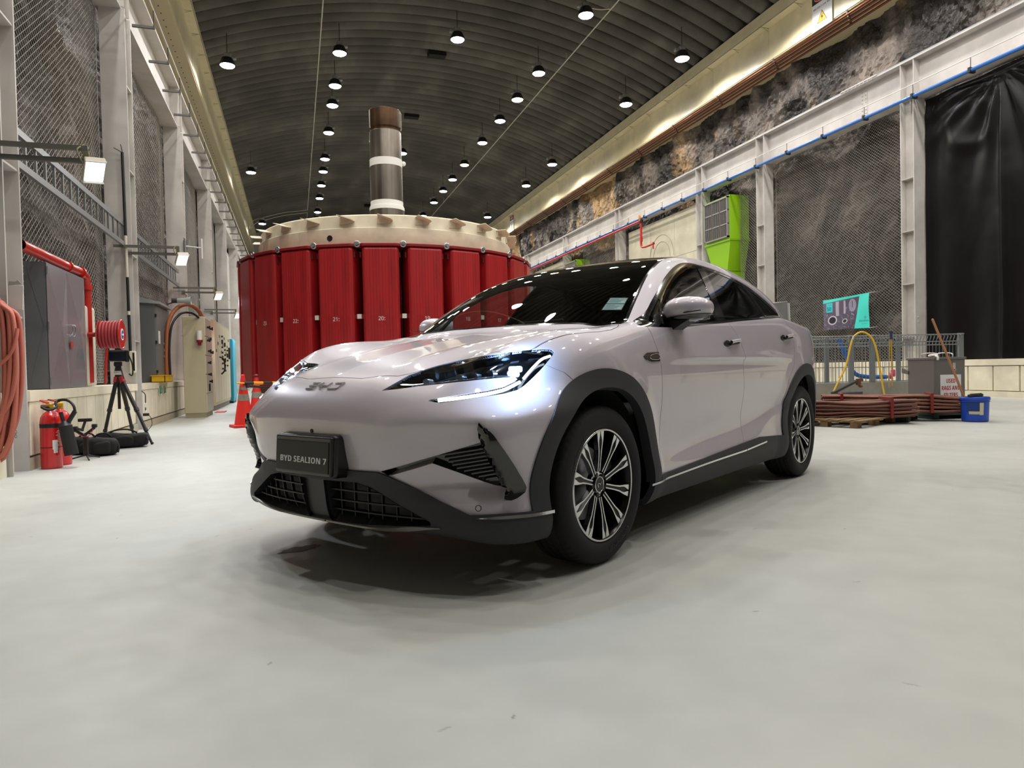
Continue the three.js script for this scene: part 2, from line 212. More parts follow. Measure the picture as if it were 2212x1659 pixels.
const links = [['left', -2.86, -1, -7.79, -12.51, 0.80, 6.70, 0.085, 'wire mesh over dark rock between the two nearest columns on the left wall'], ['left', -2.86, -1, -13.02, -18.15, 0.80, 6.70, 0.09, 'wire mesh over dark rock just past the column with the black and white pole'], ['left', -2.86, -1, -18.68, -24.05, 0.80, 6.70, 0.10, 'wire mesh over dark rock behind the tall beige control cabinets on the left wall'], ['left', -2.86, -1, -24.58, -29.25, 0.80, 6.70, 0.12, 'farthest wire mesh bay on the left wall, beyond the beige cabinets'],
  ['right', 15.64, 1, -14.52, -19.95, 0.90, 7.56, 0.085, 'wide wire mesh over brown rock with the turquoise banner hanging on it'], ['right', 15.64, 1, -20.48, -21.93, 0.90, 7.56, 0.10, 'narrow wire mesh strip just right of the large lime green duct'], ['right', 15.64, 1, -31.48, -36.4, 0.90, 7.56, 0.13, 'far wire mesh on the right wall beside the small lime green unit']];
for (const [, X, d, a, b, y0, y1, p, l] of links) chainLink(l, X, d, a, b, y0, y1, p, 3.1 + a, X > 0 ? 0.0050 : 0.0040, X > 0 ? 1.25 : 1.3);
// ---------------------------------------------------------------- high-bay lamps under the vault, each with its spot light
const lampKinds = { white: [0xfffaf5, 0xfff9f3], warm: [0xffe9a8, 0xffe39a], cool: [0xdfe8ff, 0xeaf0ff] };
function makeLamp(kind) {
  const g = new THREE.Group(); g.name = 'high_bay_lamp'; scene.add(g);
  new MB().lathe([[0.26, 0], [0.275, 0.02], [0.27, 0.06], [0.235, 0.16], [0.20, 0.24], [0.17, 0.27], [0, 0.275]], 28).build('reflector_shade', std(0x3a3b3d, 0.4, 0.6), g);
  new MB().rbox(0.24, 0.16, 0.20, 0.03, 0.02, 0.36, 0).rbox(0.18, 0.12, 0.14, 0.03, 0.22, 0.30, 0).build('control_gear', std(0xa9abab, 0.45, 0.6), g);
  new MB().rod([0, 0.42, 0], [0, 1.15, 0], 0.012).build('hanger', DARKSTEEL, g);
  const m = new THREE.MeshStandardMaterial({ color: 0x222222, emissive: lampKinds[kind][0], emissiveIntensity: 26 });
  const d = new MB().lathe([[0.255, 0.005], [0.22, -0.03], [0.12, -0.05], [0, -0.055]], 28).build('lens', m, g); d.castShadow = false;
  const s = new THREE.SpotLight(lampKinds[kind][1], LAMP_CD, 0, 1.36, 0.14, 2); s.position.set(0, -0.10, 0); s.target.position.set(0, -5, 0); s.castShadow = true; s.shadow.radius = 9; g.add(s); g.add(s.target);
  g.userData.category = 'lamp'; return g;
}
const protoLamp = {}; const lampName = (k) => k;
const LX = [-2.05, 1.96, 6.24, 9.93, 13.68];
const lamps = [
  ['white', 0, -27.4, 'hanging lamp at the left edge of the vault, nearest of that row in view'], ['white', 1, -27.8, 'hanging lamp highest in its row, just right of the upper end of the left conduit'], ['white', 2, -26.2, 'large hanging lamp alone near the crown of the vault'], ['white', 3, -27.4, 'hanging lamp under the upper half of the right conduit, left of the first yellow lamp'], ['white', 4, -22.5, 'largest hanging lamp close to the cream beam on the right'],
  ['white', 1, -31.0, 'second lamp down the row beside the left conduit'], ['cool', 1, -33.3, 'bluish white glaring lamp, third down the row beside the left conduit'], ['white', 1, -37.1, 'fourth lamp down the row beside the left conduit'], ['white', 1, -41.7, 'fifth lamp down the row beside the left conduit'], ['cool', 1, -44.3, 'sixth lamp down the row beside the left conduit, bluish'], ['white', 1, -47.6, 'seventh lamp down the row beside the left conduit'], ['white', 1, -51.1, 'eighth lamp down the row beside the left conduit'], ['white', 1, -55.5, 'ninth lamp down the row beside the left conduit, level with the bent conduit'], ['cool', 1, -58.2, 'last lamp of the row beside the left conduit, bluish, just above the cream rotor ring'],
  ['white', 0, -41.5, 'hanging lamp at the left edge of the vault, halfway down that row'], ['white', 0, -55.4, 'farthest hanging lamp at the left edge of the vault, below the bent conduits'],
  ['cool', 3, -22.5, 'brightest bluish lamp, at the top of the photo, tied to the right conduit'], ['warm', 3, -30.3, 'nearer yellow lamp left of the right conduit'], ['cool', 3, -33.1, 'bluish lamp just below the nearer yellow lamp'], ['white', 3, -36.5, 'lamp between the bluish lamp and the farther yellow lamp'], ['warm', 3, -40.65, 'farther yellow lamp right of the steel shaft'], ['cool', 3, -43.95, 'small bluish lamp under the farther yellow lamp'], ['white', 3, -46.9, 'small lamp below the bluish one, left of the right conduit'], ['white', 3, -50.2, 'second last small lamp of the row left of the right conduit'], ['white', 3, -54.7, 'last small lamp above the rotor, right of the shaft'],
  ['white', 4, -27.0, 'second lamp along the cream beam on the right'], ['white', 4, -35.9, 'third lamp along the cream beam on the right'], ['white', 4, -40.4, 'fourth lamp along the cream beam on the right'], ['white', 4, -49.3, 'farthest lamp along the cream beam on the right, above the end of the rotor'], ['white', 2, -40.6, 'lamp half hidden behind the white band of the steel shaft'],
  ...[0, 1, 2, 3, 4].flatMap((c) => [-18, -13.4, -8.8, -4.2, 0.6].filter((z) => !(c === 2 && z === -18) && (z < -1 || c > 0)).map((z) => ['white', c, z, 'hanging lamp of the rows nearer the camera, above the top of the photo'])),
  ['white', 0, -34.5, 'hanging lamp hidden by the left beam'], ['white', 2, -32, 'lamp hidden by the shaft'],
].filter((l) => !/hidden by the/.test(l[3]));
for (const [kind, c, z, label] of lamps) {
  const x = LX[c], y = vaultY(x, 0.84); let o;
  if (!protoLamp[kind]) { o = protoLamp[kind] = makeLamp(kind); o.name = numbered('high_bay_lamp'); } else { o = protoLamp[kind].clone(); o.name = numbered('high_bay_lamp'); const sp = o.children.find((q) => q.isSpotLight), tg = o.children.find((q) => q.type === 'Object3D'); if (tg) sp.target = tg; scene.add(o); }
  o.position.set(x, y, z); o.rotation.y = c < 2 ? 0 : PI; o.userData = { label, category: 'lamp', group: 'high bay lamps under the vault' };
}
// ---------------------------------------------------------------- car body as one smooth solid (x = toward its left side, y = up, z = forward from the front axle)
function spl(pts) {   // natural cubic spline, linear beyond its ends
  const n = pts.length, x = pts.map((p) => p[0]), y = pts.map((p) => p[1]), m = new Float64Array(n), u = new Float64Array(n);
  for (let i = 1; i < n - 1; i++) { const s = (x[i] - x[i - 1]) / (x[i + 1] - x[i - 1]), p = s * m[i - 1] + 2; m[i] = (s - 1) / p; u[i] = (y[i + 1] - y[i]) / (x[i + 1] - x[i]) - (y[i] - y[i - 1]) / (x[i] - x[i - 1]); u[i] = (6 * u[i] / (x[i + 1] - x[i - 1]) - s * u[i - 1]) / p; }
  for (let i = n - 2; i >= 0; i--) m[i] = m[i] * m[i + 1] + u[i];
  const d0 = (y[1] - y[0]) / (x[1] - x[0]) - (x[1] - x[0]) * m[1] / 6, d1 = (y[n - 1] - y[n - 2]) / (x[n - 1] - x[n - 2]) + (x[n - 1] - x[n - 2]) * m[n - 2] / 6;
  return (t) => { if (t <= x[0]) return y[0] + d0 * (t - x[0]); if (t >= x[n - 1]) return y[n - 1] + d1 * (t - x[n - 1]); let k = 0; while (t > x[k + 1]) k++; const h = x[k + 1] - x[k], a = (x[k + 1] - t) / h, b = 1 - a; return a * y[k] + b * y[k + 1] + ((a * a * a - a) * m[k] + (b * b * b - b) * m[k + 1]) * h * h / 6; };
}
const smax = (a, b, k) => { const h = Math.max(k - Math.abs(a - b), 0) / k; return Math.max(a, b) + h * h * h * k / 6; };
const smin = (a, b, k) => -smax(-a, -b, k);
const gauss = (x, s) => Math.exp(-x * x / (2 * s * s));
const HUB_H = 0.352, WB = 2.93;
const hoodC = spl([[-4.1, 0.93], [-3.95, 1.03], [-3.75, 1.12], [-3.5, 1.17], [-3.2, 1.205], [-2.7, 1.222], [-1.7, 1.175], [-1.2, 1.145], [-0.8, 1.128], [-0.46, 1.108], [-0.25, 1.076], [0, 1.034], [0.25, 0.988], [0.5, 0.932], [0.68, 0.878], [0.78, 0.836], [0.85, 0.795], [0.95, 0.72]]);
const hoodX = spl([[0, 0], [0.2, -0.004], [0.36, -0.010], [0.46, -0.026], [0.56, -0.030], [0.68, -0.018], [0.76, -0.012], [0.84, -0.022], [0.92, -0.07], [1.0, -0.16]]);
const noseP = spl([[0.10, 0.74], [0.2, 0.79], [0.26, 0.822], [0.34, 0.842], [0.45, 0.855], [0.55, 0.875], [0.64, 0.886], [0.71, 0.884], [0.77, 0.868], [0.84, 0.82], [0.95, 0.70], [1.1, 0.5]]);
const noseD = spl([[-0.2, 0.006], [0, 0], [0.2, 0.006], [0.4, 0.03], [0.55, 0.07], [0.68, 0.125], [0.75, 0.17], [0.82, 0.225], [0.88, 0.29], [0.93, 0.40], [0.97, 0.60]]);
const noseK = spl([[0.1, 0.7], [0.27, 0.76], [0.36, 0.97], [0.5, 1], [0.64, 1.02], [0.69, 1.16], [0.75, 1.55], [0.81, 1.84], [0.9, 1.9], [1.1, 1.9]]);
const tailP = spl([[0.1, -3.70], [0.25, -3.80], [0.45, -3.90], [0.75, -3.94], [0.95, -3.93], [1.05, -3.90], [1.15, -3.80]]);
const tailD = spl([[0, 0], [0.3, 0.01], [0.5, 0.05], [0.7, 0.16], [0.8, 0.27], [0.88, 0.45], [0.95, 0.75]]);
const sideW = spl([[-4.0, 0.80], [-3.7, 0.885], [-3.3, 0.932], [-2.93, 0.945], [-2.4, 0.938], [-1.6, 0.928], [-0.8, 0.928], [-0.3, 0.936], [0, 0.94], [0.4, 0.93], [0.7, 0.90], [1.0, 0.84]]);
const sideS = spl([[0.1, -0.085], [0.2, -0.05], [0.27, -0.018], [0.33, -0.010], [0.42, -0.020], [0.55, -0.022], [0.68, -0.008], [0.78, 0.0], [0.86, -0.001], [0.93, -0.009], [1.0, -0.026], [1.08, -0.052], [1.16, -0.10], [1.3, -0.22]]);
const beltH = spl([[-4, 1.22], [-3.2, 1.25], [-2.7, 1.232], [-1.7, 1.16], [-1.0, 1.112], [-0.4, 1.078], [0.2, 1.05]]);
const roofP = spl([[-4.1, 0.92], [-3.95, 1.02], [-3.75, 1.14], [-3.55, 1.245], [-3.3, 1.362], [-2.9, 1.497], [-2.5, 1.585], [-2.1, 1.625], [-1.8, 1.625], [-1.5, 1.592], [-1.2, 1.532], [-0.9, 1.430], [-0.63, 1.295], [-0.3, 1.10], [0, 0.915], [0.2, 0.79]]);
const beltB = spl([[-4.0, 0.50], [-3.7, 0.58], [-3.4, 0.66], [-3.1, 0.742], [-2.8, 0.80], [-2.4, 0.84], [-1.7, 0.865], [-1.0, 0.867], [-0.6, 0.845], [-0.4, 0.81], [-0.1, 0.74]]);
const tumble = (t) => t < 0 ? -0.35 * t : -0.45 * t - 0.45 * t * t;
function scoop(a, h) {   // the hollow along the lower doors, rising to the rear
  const t = (-0.55 - a) / 1.95; if (t < -0.1 || t > 1.15) return 0;
  const mid = lerp(0.40, 0.60, t) , wd = 0.035 + 0.085 * Math.sin(PI * clamp(t, 0, 1)) , e = (h - mid) / wd;
  return -0.020 * Math.exp(-e * e) * sstep(-0.05, 0.35, t) * (1 - sstep(0.85, 1.1, t));
}
function flare(a, h, c) { const d = Math.hypot(a - c, h - HUB_H); return 0.022 * sstep(0.62, 0.46, d); }
function bodyF(b, h, a, arches = true) {
  const ab = Math.abs(b);
  const aw = a + 0.25 * ab * ab * ab;   // windscreen wraps toward the sides
  let Ht = hoodC(a) + hoodX(ab) * Math.max(lerp(0.15, 1, sstep(-0.9, -0.4, a)), sstep(-2.4, -3.2, a));
  Ht += 0.042 * gauss(ab - 0.72, 0.11) * sstep(-0.35, 0.15, a) * sstep(0.62, 0.3, a);
  const cre = 0.30 + 0.13 * clamp((0.75 - a) / 1.2, 0, 1);
  Ht += 0.006 * gauss(ab - cre, 0.035) * sstep(0.85, 0.4, a);
  const bh = beltH(a), hs = h - (bh - 1.08) * sstep(0.78, 1.02, h);
  let Bs = sideW(a) + sideS(hs) + scoop(a, h);
  Bs += flare(a, h, 0) + flare(a, h, -WB);
  const bl = lerp(0.806, 0.853, clamp((0.66 - h) / 0.24, 0, 1)), sc = 0.065 * sstep(0.42, 0.80, ab) * sstep(bl + 0.004, bl - 0.03, ab) * sstep(0.36, 0.44, h) * sstep(0.69, 0.57, h);
  const Fr = a - (noseP(h) - noseD(ab) * noseK(h) - sc);
  const Re = (tailP(h) + tailD(ab)) - a;
  let L = smax(h - Ht, ab - Bs, 0.09);
  L = smax(L, Fr * 0.92, 0.12); L = smax(L, Re, 0.12);
  L = smax(L, 0.2 + 0.045 * sstep(0.3, 0.8, a) * sstep(0.95, 0.6, ab) - h, 0.04);
  const wA = a > -1.6 ? aw : lerp(a, a - 0.25 * ab * ab, sstep(-1.6, -2.6, a));
  const wB = a > -1.6 ? lerp(a, aw, sstep(-1.75, -1.0, a)) : wA;
  let G = (h - (roofP(wB) - 0.055 * ab * ab - 0.04 * ab * ab * ab * ab)) * 0.9;
  G = smax(G, (ab - (beltB(a) + tumble(h - bh))) * 0.9, 0.13);
  G = smax(G, 0.9 - h, 0.05);
  let F = smin(L, G, 0.035);
  if (arches && ab > 0.5) { const r = 0.405; for (const c of [0, -WB]) { const d = Math.hypot(a - c, (h - HUB_H - 0.012)); F = Math.max(F, Math.min(r - d, ab - 0.55)); } }
  return F;
}
function netMesh(F, lo, hi, cell) {   // surface nets, vertices moved onto F = 0
  const n = [0, 1, 2].map((k) => Math.ceil((hi[k] - lo[k]) / cell)), nx = n[0] + 1, ny = n[1] + 1, nz = n[2] + 1, val = new Float32Array(nx * ny * nz).fill(9), B = 4;
  const P = (i, j, k) => F(lo[0] + i * cell, lo[1] + j * cell, lo[2] + k * cell), id = (i, j, k) => i + nx * (j + ny * k), lim = B * cell * 1.9;
  for (let k = 0; k < nz; k += B) for (let j = 0; j < ny; j += B) for (let i = 0; i < nx; i += B) {
    const c = P(i + B / 2, j + B / 2, k + B / 2);
    for (let z = k; z < Math.min(k + B, nz); z++) for (let y = j; y < Math.min(j + B, ny); y++) for (let x = i; x < Math.min(i + B, nx); x++) val[id(x, y, z)] = Math.abs(c) < lim ? P(x, y, z) : c;
  }
  const vi = new Int32Array(nx * ny * nz).fill(-1), pos = [], idx = [];
  const E = [[0, 1], [0, 2], [0, 4], [1, 3], [1, 5], [2, 3], [2, 6], [3, 7], [4, 5], [4, 6], [5, 7], [6, 7]];
  for (let k = 0; k < nz - 1; k++) for (let j = 0; j < ny - 1; j++) for (let i = 0; i < nx - 1; i++) {
    const v = []; let s = 0; for (let c = 0; c < 8; c++) { v[c] = val[id(i + (c & 1), j + (c >> 1 & 1), k + (c >> 2))]; if (v[c] < 0) s++; } if (!s || s === 8) continue;
    let x = 0, y = 0, z = 0, m = 0; for (const [p, q] of E) if (v[p] < 0 !== v[q] < 0) { const t = v[p] / (v[p] - v[q]); x += lerp(p & 1, q & 1, t); y += lerp(p >> 1 & 1, q >> 1 & 1, t); z += lerp(p >> 2, q >> 2, t); m++; }
    vi[id(i, j, k)] = pos.length / 3; pos.push(lo[0] + (i + x / m) * cell, lo[1] + (j + y / m) * cell, lo[2] + (k + z / m) * cell);
  }
  const quad = (a, b, c, d, f) => { if (a < 0 || b < 0 || c < 0 || d < 0) return; if (f) idx.push(a, b, c, a, c, d); else idx.push(a, c, b, a, d, c); };
  for (let k = 1; k < nz - 1; k++) for (let j = 1; j < ny - 1; j++) for (let i = 1; i < nx - 1; i++) {
    const a = val[id(i, j, k)] < 0;
    if (a !== val[id(i + 1, j, k)] < 0) quad(vi[id(i, j - 1, k - 1)], vi[id(i, j, k - 1)], vi[id(i, j, k)], vi[id(i, j - 1, k)], a);
    if (a !== val[id(i, j + 1, k)] < 0) quad(vi[id(i - 1, j, k - 1)], vi[id(i - 1, j, k)], vi[id(i, j, k)], vi[id(i, j, k - 1)], a);
    if (a !== val[id(i, j, k + 1)] < 0) quad(vi[id(i - 1, j - 1, k)], vi[id(i, j - 1, k)], vi[id(i, j, k)], vi[id(i - 1, j, k)], a);
  }
  const nor = new Array(pos.length), e = 0.004, g = (p) => { const x = (F(p[0] + e, p[1], p[2]) - F(p[0] - e, p[1], p[2])) / (2 * e), y = (F(p[0], p[1] + e, p[2]) - F(p[0], p[1] - e, p[2])) / (2 * e), z = (F(p[0], p[1], p[2] + e) - F(p[0], p[1], p[2] - e)) / (2 * e); return [x, y, z]; };
  for (let i = 0; i < pos.length; i += 3) {
    const p = [pos[i], pos[i + 1], pos[i + 2]]; let G;
    for (let it = 0; it < 3; it++) { const f = F(...p); G = g(p); const q = clamp(f / Math.max(0.15, G[0] * G[0] + G[1] * G[1] + G[2] * G[2]), -0.01, 0.01); for (let c = 0; c < 3; c++) p[c] -= q * G[c]; }
    G = g(p); const l = Math.hypot(...G) || 1; for (let c = 0; c < 3; c++) { pos[i + c] = p[c]; nor[i + c] = G[c] / l; }
  }
  return { pos, nor, idx };
}
// ---------------------------------------------------------------- cutting the body into panels
function clip(M, f) {   // [part with f < 0, part with f > 0]
  const n = M.pos.length / 3, d = new Float64Array(n); let neg = 0, posi = 0;
  for (let i = 0; i < n; i++) { d[i] = f(M.pos[3 * i], M.pos[3 * i + 1], M.pos[3 * i + 2]); if (d[i] < 0) neg++; else posi++; }
  if (!neg) return [{ pos: [], nor: [], idx: [] }, M]; if (!posi) return [M, { pos: [], nor: [], idx: [] }];
  const out = [0, 1].map(() => ({ pos: [], nor: [], idx: [], vm: new Map() }));
  const get = (s, i) => { const o = out[s]; let k = o.vm.get(i); if (k === undefined) { k = o.pos.length / 3; o.vm.set(i, k); for (let c = 0; c < 3; c++) { o.pos.push(M.pos[3 * i + c]); o.nor.push(M.nor[3 * i + c]); } } return k; };
  const cutc = new Map(); let nc = n;
  const cp = [];
  const cut = (i, j) => {
    const key = i < j ? i * n + j : j * n + i; let k = cutc.get(key); if (k !== undefined) return k;
    let lo = 0, hi = 1; const P = (t) => [0, 1, 2].map((c) => lerp(M.pos[3 * i + c], M.pos[3 * j + c], t)); const s0 = d[i] < 0;
    let t = d[i] / (d[i] - d[j]);
    for (let q = 0; q < 6; q++) { const v = f(...P(t)); if ((v < 0) === s0) lo = t; else hi = t; t = (lo + hi) / 2; }
    const N = [0, 1, 2].map((c) => lerp(M.nor[3 * i + c], M.nor[3 * j + c], t)), l = Math.hypot(...N) || 1; cp.push([P(t), N.map((x) => x / l)]); k = nc++; cutc.set(key, k); return k;
  };
  const gv = (s, k) => { if (k < n) return get(s, k); const o = out[s]; let q = o.vm.get(k); if (q === undefined) { q = o.pos.length / 3; o.vm.set(k, q); o.pos.push(...cp[k - n][0]); o.nor.push(...cp[k - n][1]); } return q; };
  for (let t = 0; t < M.idx.length; t += 3) {
    const v = [M.idx[t], M.idx[t + 1], M.idx[t + 2]], s = v.map((i) => d[i] < 0);
    if (s[0] === s[1] && s[1] === s[2]) { const o = s[0] ? 0 : 1; out[o].idx.push(get(o, v[0]), get(o, v[1]), get(o, v[2])); continue; }
    let r = 0; while (!(s[r] !== s[(r + 1) % 3] && s[r] !== s[(r + 2) % 3])) r++;
    const a = v[r], b = v[(r + 1) % 3], c = v[(r + 2) % 3], ab = cut(a, b), ac = cut(a, c), o = s[r] ? 0 : 1, p = 1 - o;
    out[o].idx.push(gv(o, a), gv(o, ab), gv(o, ac)); out[p].idx.push(gv(p, ab), gv(p, b), gv(p, c), gv(p, ab), gv(p, c), gv(p, ac));
  }
  return out.map(({ pos, nor, idx }) => ({ pos, nor, idx }));
}
function polySDF(P) {   // negative inside
  const n = P.length; let x0 = 1e9, x1 = -1e9, y0 = 1e9, y1 = -1e9; for (const [x, y] of P) { x0 = Math.min(x0, x); x1 = Math.max(x1, x); y0 = Math.min(y0, y); y1 = Math.max(y1, y); }
  return (x, y) => {
    const ox = Math.max(x0 - x, x - x1), oy = Math.max(y0 - y, y - y1); if (ox > 0.1 || oy > 0.1) return Math.max(ox, oy);
    let d = 1e9, s = 1;
    for (let i = 0, j = n - 1; i < n; j = i++) {
      const ex = P[j][0] - P[i][0], ey = P[j][1] - P[i][1], wx = x - P[i][0], wy = y - P[i][1], t = clamp((wx * ex + wy * ey) / (ex * ex + ey * ey), 0, 1), bx = wx - ex * t, by = wy - ey * t; d = Math.min(d, bx * bx + by * by);
      const c1 = y >= P[i][1], c2 = y < P[j][1], c3 = ex * wy > ey * wx; if ((c1 && c2 && c3) || (!c1 && !c2 && !c3)) s = -s;
    }
    return s * Math.sqrt(d);
  };
}
function smoothPoly(P, k = 4) { const c = new THREE.CatmullRomCurve3(P.map((p) => V3(p[0], p[1], 0)), true, 'centripetal'); return c.getPoints(P.length * k).slice(0, -1).map((p) => [p.x, p.y]); }
const lin = (pts) => (t) => { if (t <= pts[0][0]) return pts[0][1]; for (let i = 1; i < pts.length; i++) if (t < pts[i][0]) return lerp(pts[i - 1][1], pts[i][1], (t - pts[i - 1][0]) / (pts[i][0] - pts[i - 1][0])); return pts[pts.length - 1][1]; };
const sideR = (P, bmin = 0.5) => { const s = polySDF(P); return (b, h, a) => Math.max(s(a, h), bmin - b); };
const frontR = (P) => { const s = polySDF(P); return (b, h, a) => Math.max(s(b - a, h), 0.15 - a); };
function panelGeo(M, off = 0, skirt = 0.012, sides = [1]) {   // surface moved along its normals by off, its rim turned inward by skirt
  const P = [], N = [], I = [];
  for (const sx of sides) {
    const base = P.length / 3, n = M.pos.length / 3;
    for (let i = 0; i < n; i++) for (let c = 0; c < 3; c++) { const k = c === 0 ? sx : 1; P.push(k * (M.pos[3 * i + c] + off * M.nor[3 * i + c])); N.push(k * M.nor[3 * i + c]); }
    for (let t = 0; t < M.idx.length; t += 3) sx > 0 ? I.push(base + M.idx[t], base + M.idx[t + 1], base + M.idx[t + 2]) : I.push(base + M.idx[t], base + M.idx[t + 2], base + M.idx[t + 1]);
    if (skirt) {
      const E = new Map(); for (let t = 0; t < M.idx.length; t += 3) for (let e = 0; e < 3; e++) { const a = M.idx[t + e], b = M.idx[t + (e + 1) % 3]; const r = b * n + a; if (E.has(r)) E.delete(r); else E.set(a * n + b, [a, b]); }
      for (const [a, b] of E.values()) {
        if (M.pos[3 * a] < 1e-4 && M.pos[3 * b] < 1e-4) continue;
        const q = (i, o) => [0, 1, 2].map((c) => (c === 0 ? sx : 1) * (M.pos[3 * i + c] + o * M.nor[3 * i + c]));
        const A = q(a, off), B = q(b, off), C = q(b, off - skirt), D = q(a, off - skirt), nn = V3(B[0] - A[0], B[1] - A[1], B[2] - A[2]).cross(V3(D[0] - A[0], D[1] - A[1], D[2] - A[2])).normalize().multiplyScalar(-sx);
        const k = P.length / 3; for (const p of [A, B, C, D]) { P.push(...p); N.push(nn.x, nn.y, nn.z); }
        sx > 0 ? I.push(k, k + 2, k + 1, k, k + 3, k + 2) : I.push(k, k + 1, k + 2, k, k + 2, k + 3);
      }
    }
  }
  const g = new THREE.BufferGeometry(); g.setAttribute('position', new THREE.Float32BufferAttribute(P, 3)); g.setAttribute('normal', new THREE.Float32BufferAttribute(N, 3)); g.setAttribute('uv', new THREE.Float32BufferAttribute(new Float32Array(P.length / 3 * 2), 2)); g.setIndex(I); return g;
}

function ribbon(pts, nors, w, t) {   // a strip w wide and t thick lying along pts
  const P = [], I = [], n = pts.length;
  for (let i = 0; i < n; i++) { const T = pts[Math.min(i + 1, n - 1)].clone().sub(pts[Math.max(i - 1, 0)]).normalize(), N = nors[i], S = N.clone().cross(T).normalize(), ww = (typeof w === 'function' ? w(i / (n - 1)) : w) / 2; for (const [a, b] of [[-1, 0.5], [1, 0.5], [1, -0.5], [-1, -0.5]]) { const q = pts[i].clone().addScaledVector(S, a * ww).addScaledVector(N, b * t); P.push(q.x, q.y, q.z); } }
  for (let i = 0; i < n - 1; i++) for (let k = 0; k < 4; k++) { const a = i * 4 + k, b = i * 4 + (k + 1) % 4; I.push(a, b, a + 4, b, b + 4, a + 4); }
  I.push(0, 1, 2, 0, 2, 3); const e = (n - 1) * 4; I.push(e, e + 2, e + 1, e, e + 3, e + 2);
  const g = new THREE.BufferGeometry(); g.setAttribute('position', new THREE.Float32BufferAttribute(P, 3)); g.setIndex(I); const f = g.toNonIndexed(); f.computeVertexNormals(); return f;
}
// ---------------------------------------------------------------- the car
const PAINT = phys(0xc6c0ca, 0.38, 0.12, { clearcoat: 1, clearcoatRoughness: 0.025 });
const CLAD = std(0x2b2c31, 0.62), GLOSSBLACK = phys(0x050506, 0.12, 0, { clearcoat: 1, clearcoatRoughness: 0.03 }), DARKTRIM = std(0x0b0b0d, 0.55), CHROME = std(0xd8dade, 0.12, 1), RUBBER = std(0x0e0e10, 0.78);
const car = thing('car', 'light silver lilac crossover car with one headlight glowing, parked on the grey floor', 'car', [0.7738, 0, -3.5933], -0.9727);
const SX = { left: 1, right: -1 };
const cpart = (name, geo, m, parent = car) => fin(new THREE.Mesh(geo, m), name, parent);
function both(name, M, m, off, skirt, extra) { return [1, -1].map((s) => { const o = cpart(name, panelGeo(M, off, skirt, [s]), m); if (extra) extra(o, s); return o; }); }
const U = (L) => L.map(([a, b, h]) => [b - a, h]);
function surfA(b, h, lo = 0.0, hi = 1.0) { for (let i = 0; i < 30; i++) { const m = (lo + hi) / 2; if (bodyF(b, h, m, false) < 0) lo = m; else hi = m; } return (lo + hi) / 2; }
function surfB(h, a, lo = 0.4, hi = 1.1) { for (let i = 0; i < 30; i++) { const m = (lo + hi) / 2; if (bodyF(m, h, a, false) < 0) lo = m; else hi = m; } return (lo + hi) / 2; }
function surfU(u, h) { let lo = 0.1, hi = 1.05; for (let i = 0; i < 30; i++) { const m = (lo + hi) / 2; if (bodyF(m + u, h, m, false) < 0) lo = m; else hi = m; } const a = (lo + hi) / 2; return [a + u, h, a]; }
function surfN(b, h, a) { const e = 0.004, n = V3(bodyF(b + e, h, a, false) - bodyF(b - e, h, a, false), bodyF(b, h + e, a, false) - bodyF(b, h - e, a, false), bodyF(b, h, a + e, false) - bodyF(b, h, a - e, false)); return n.normalize(); }
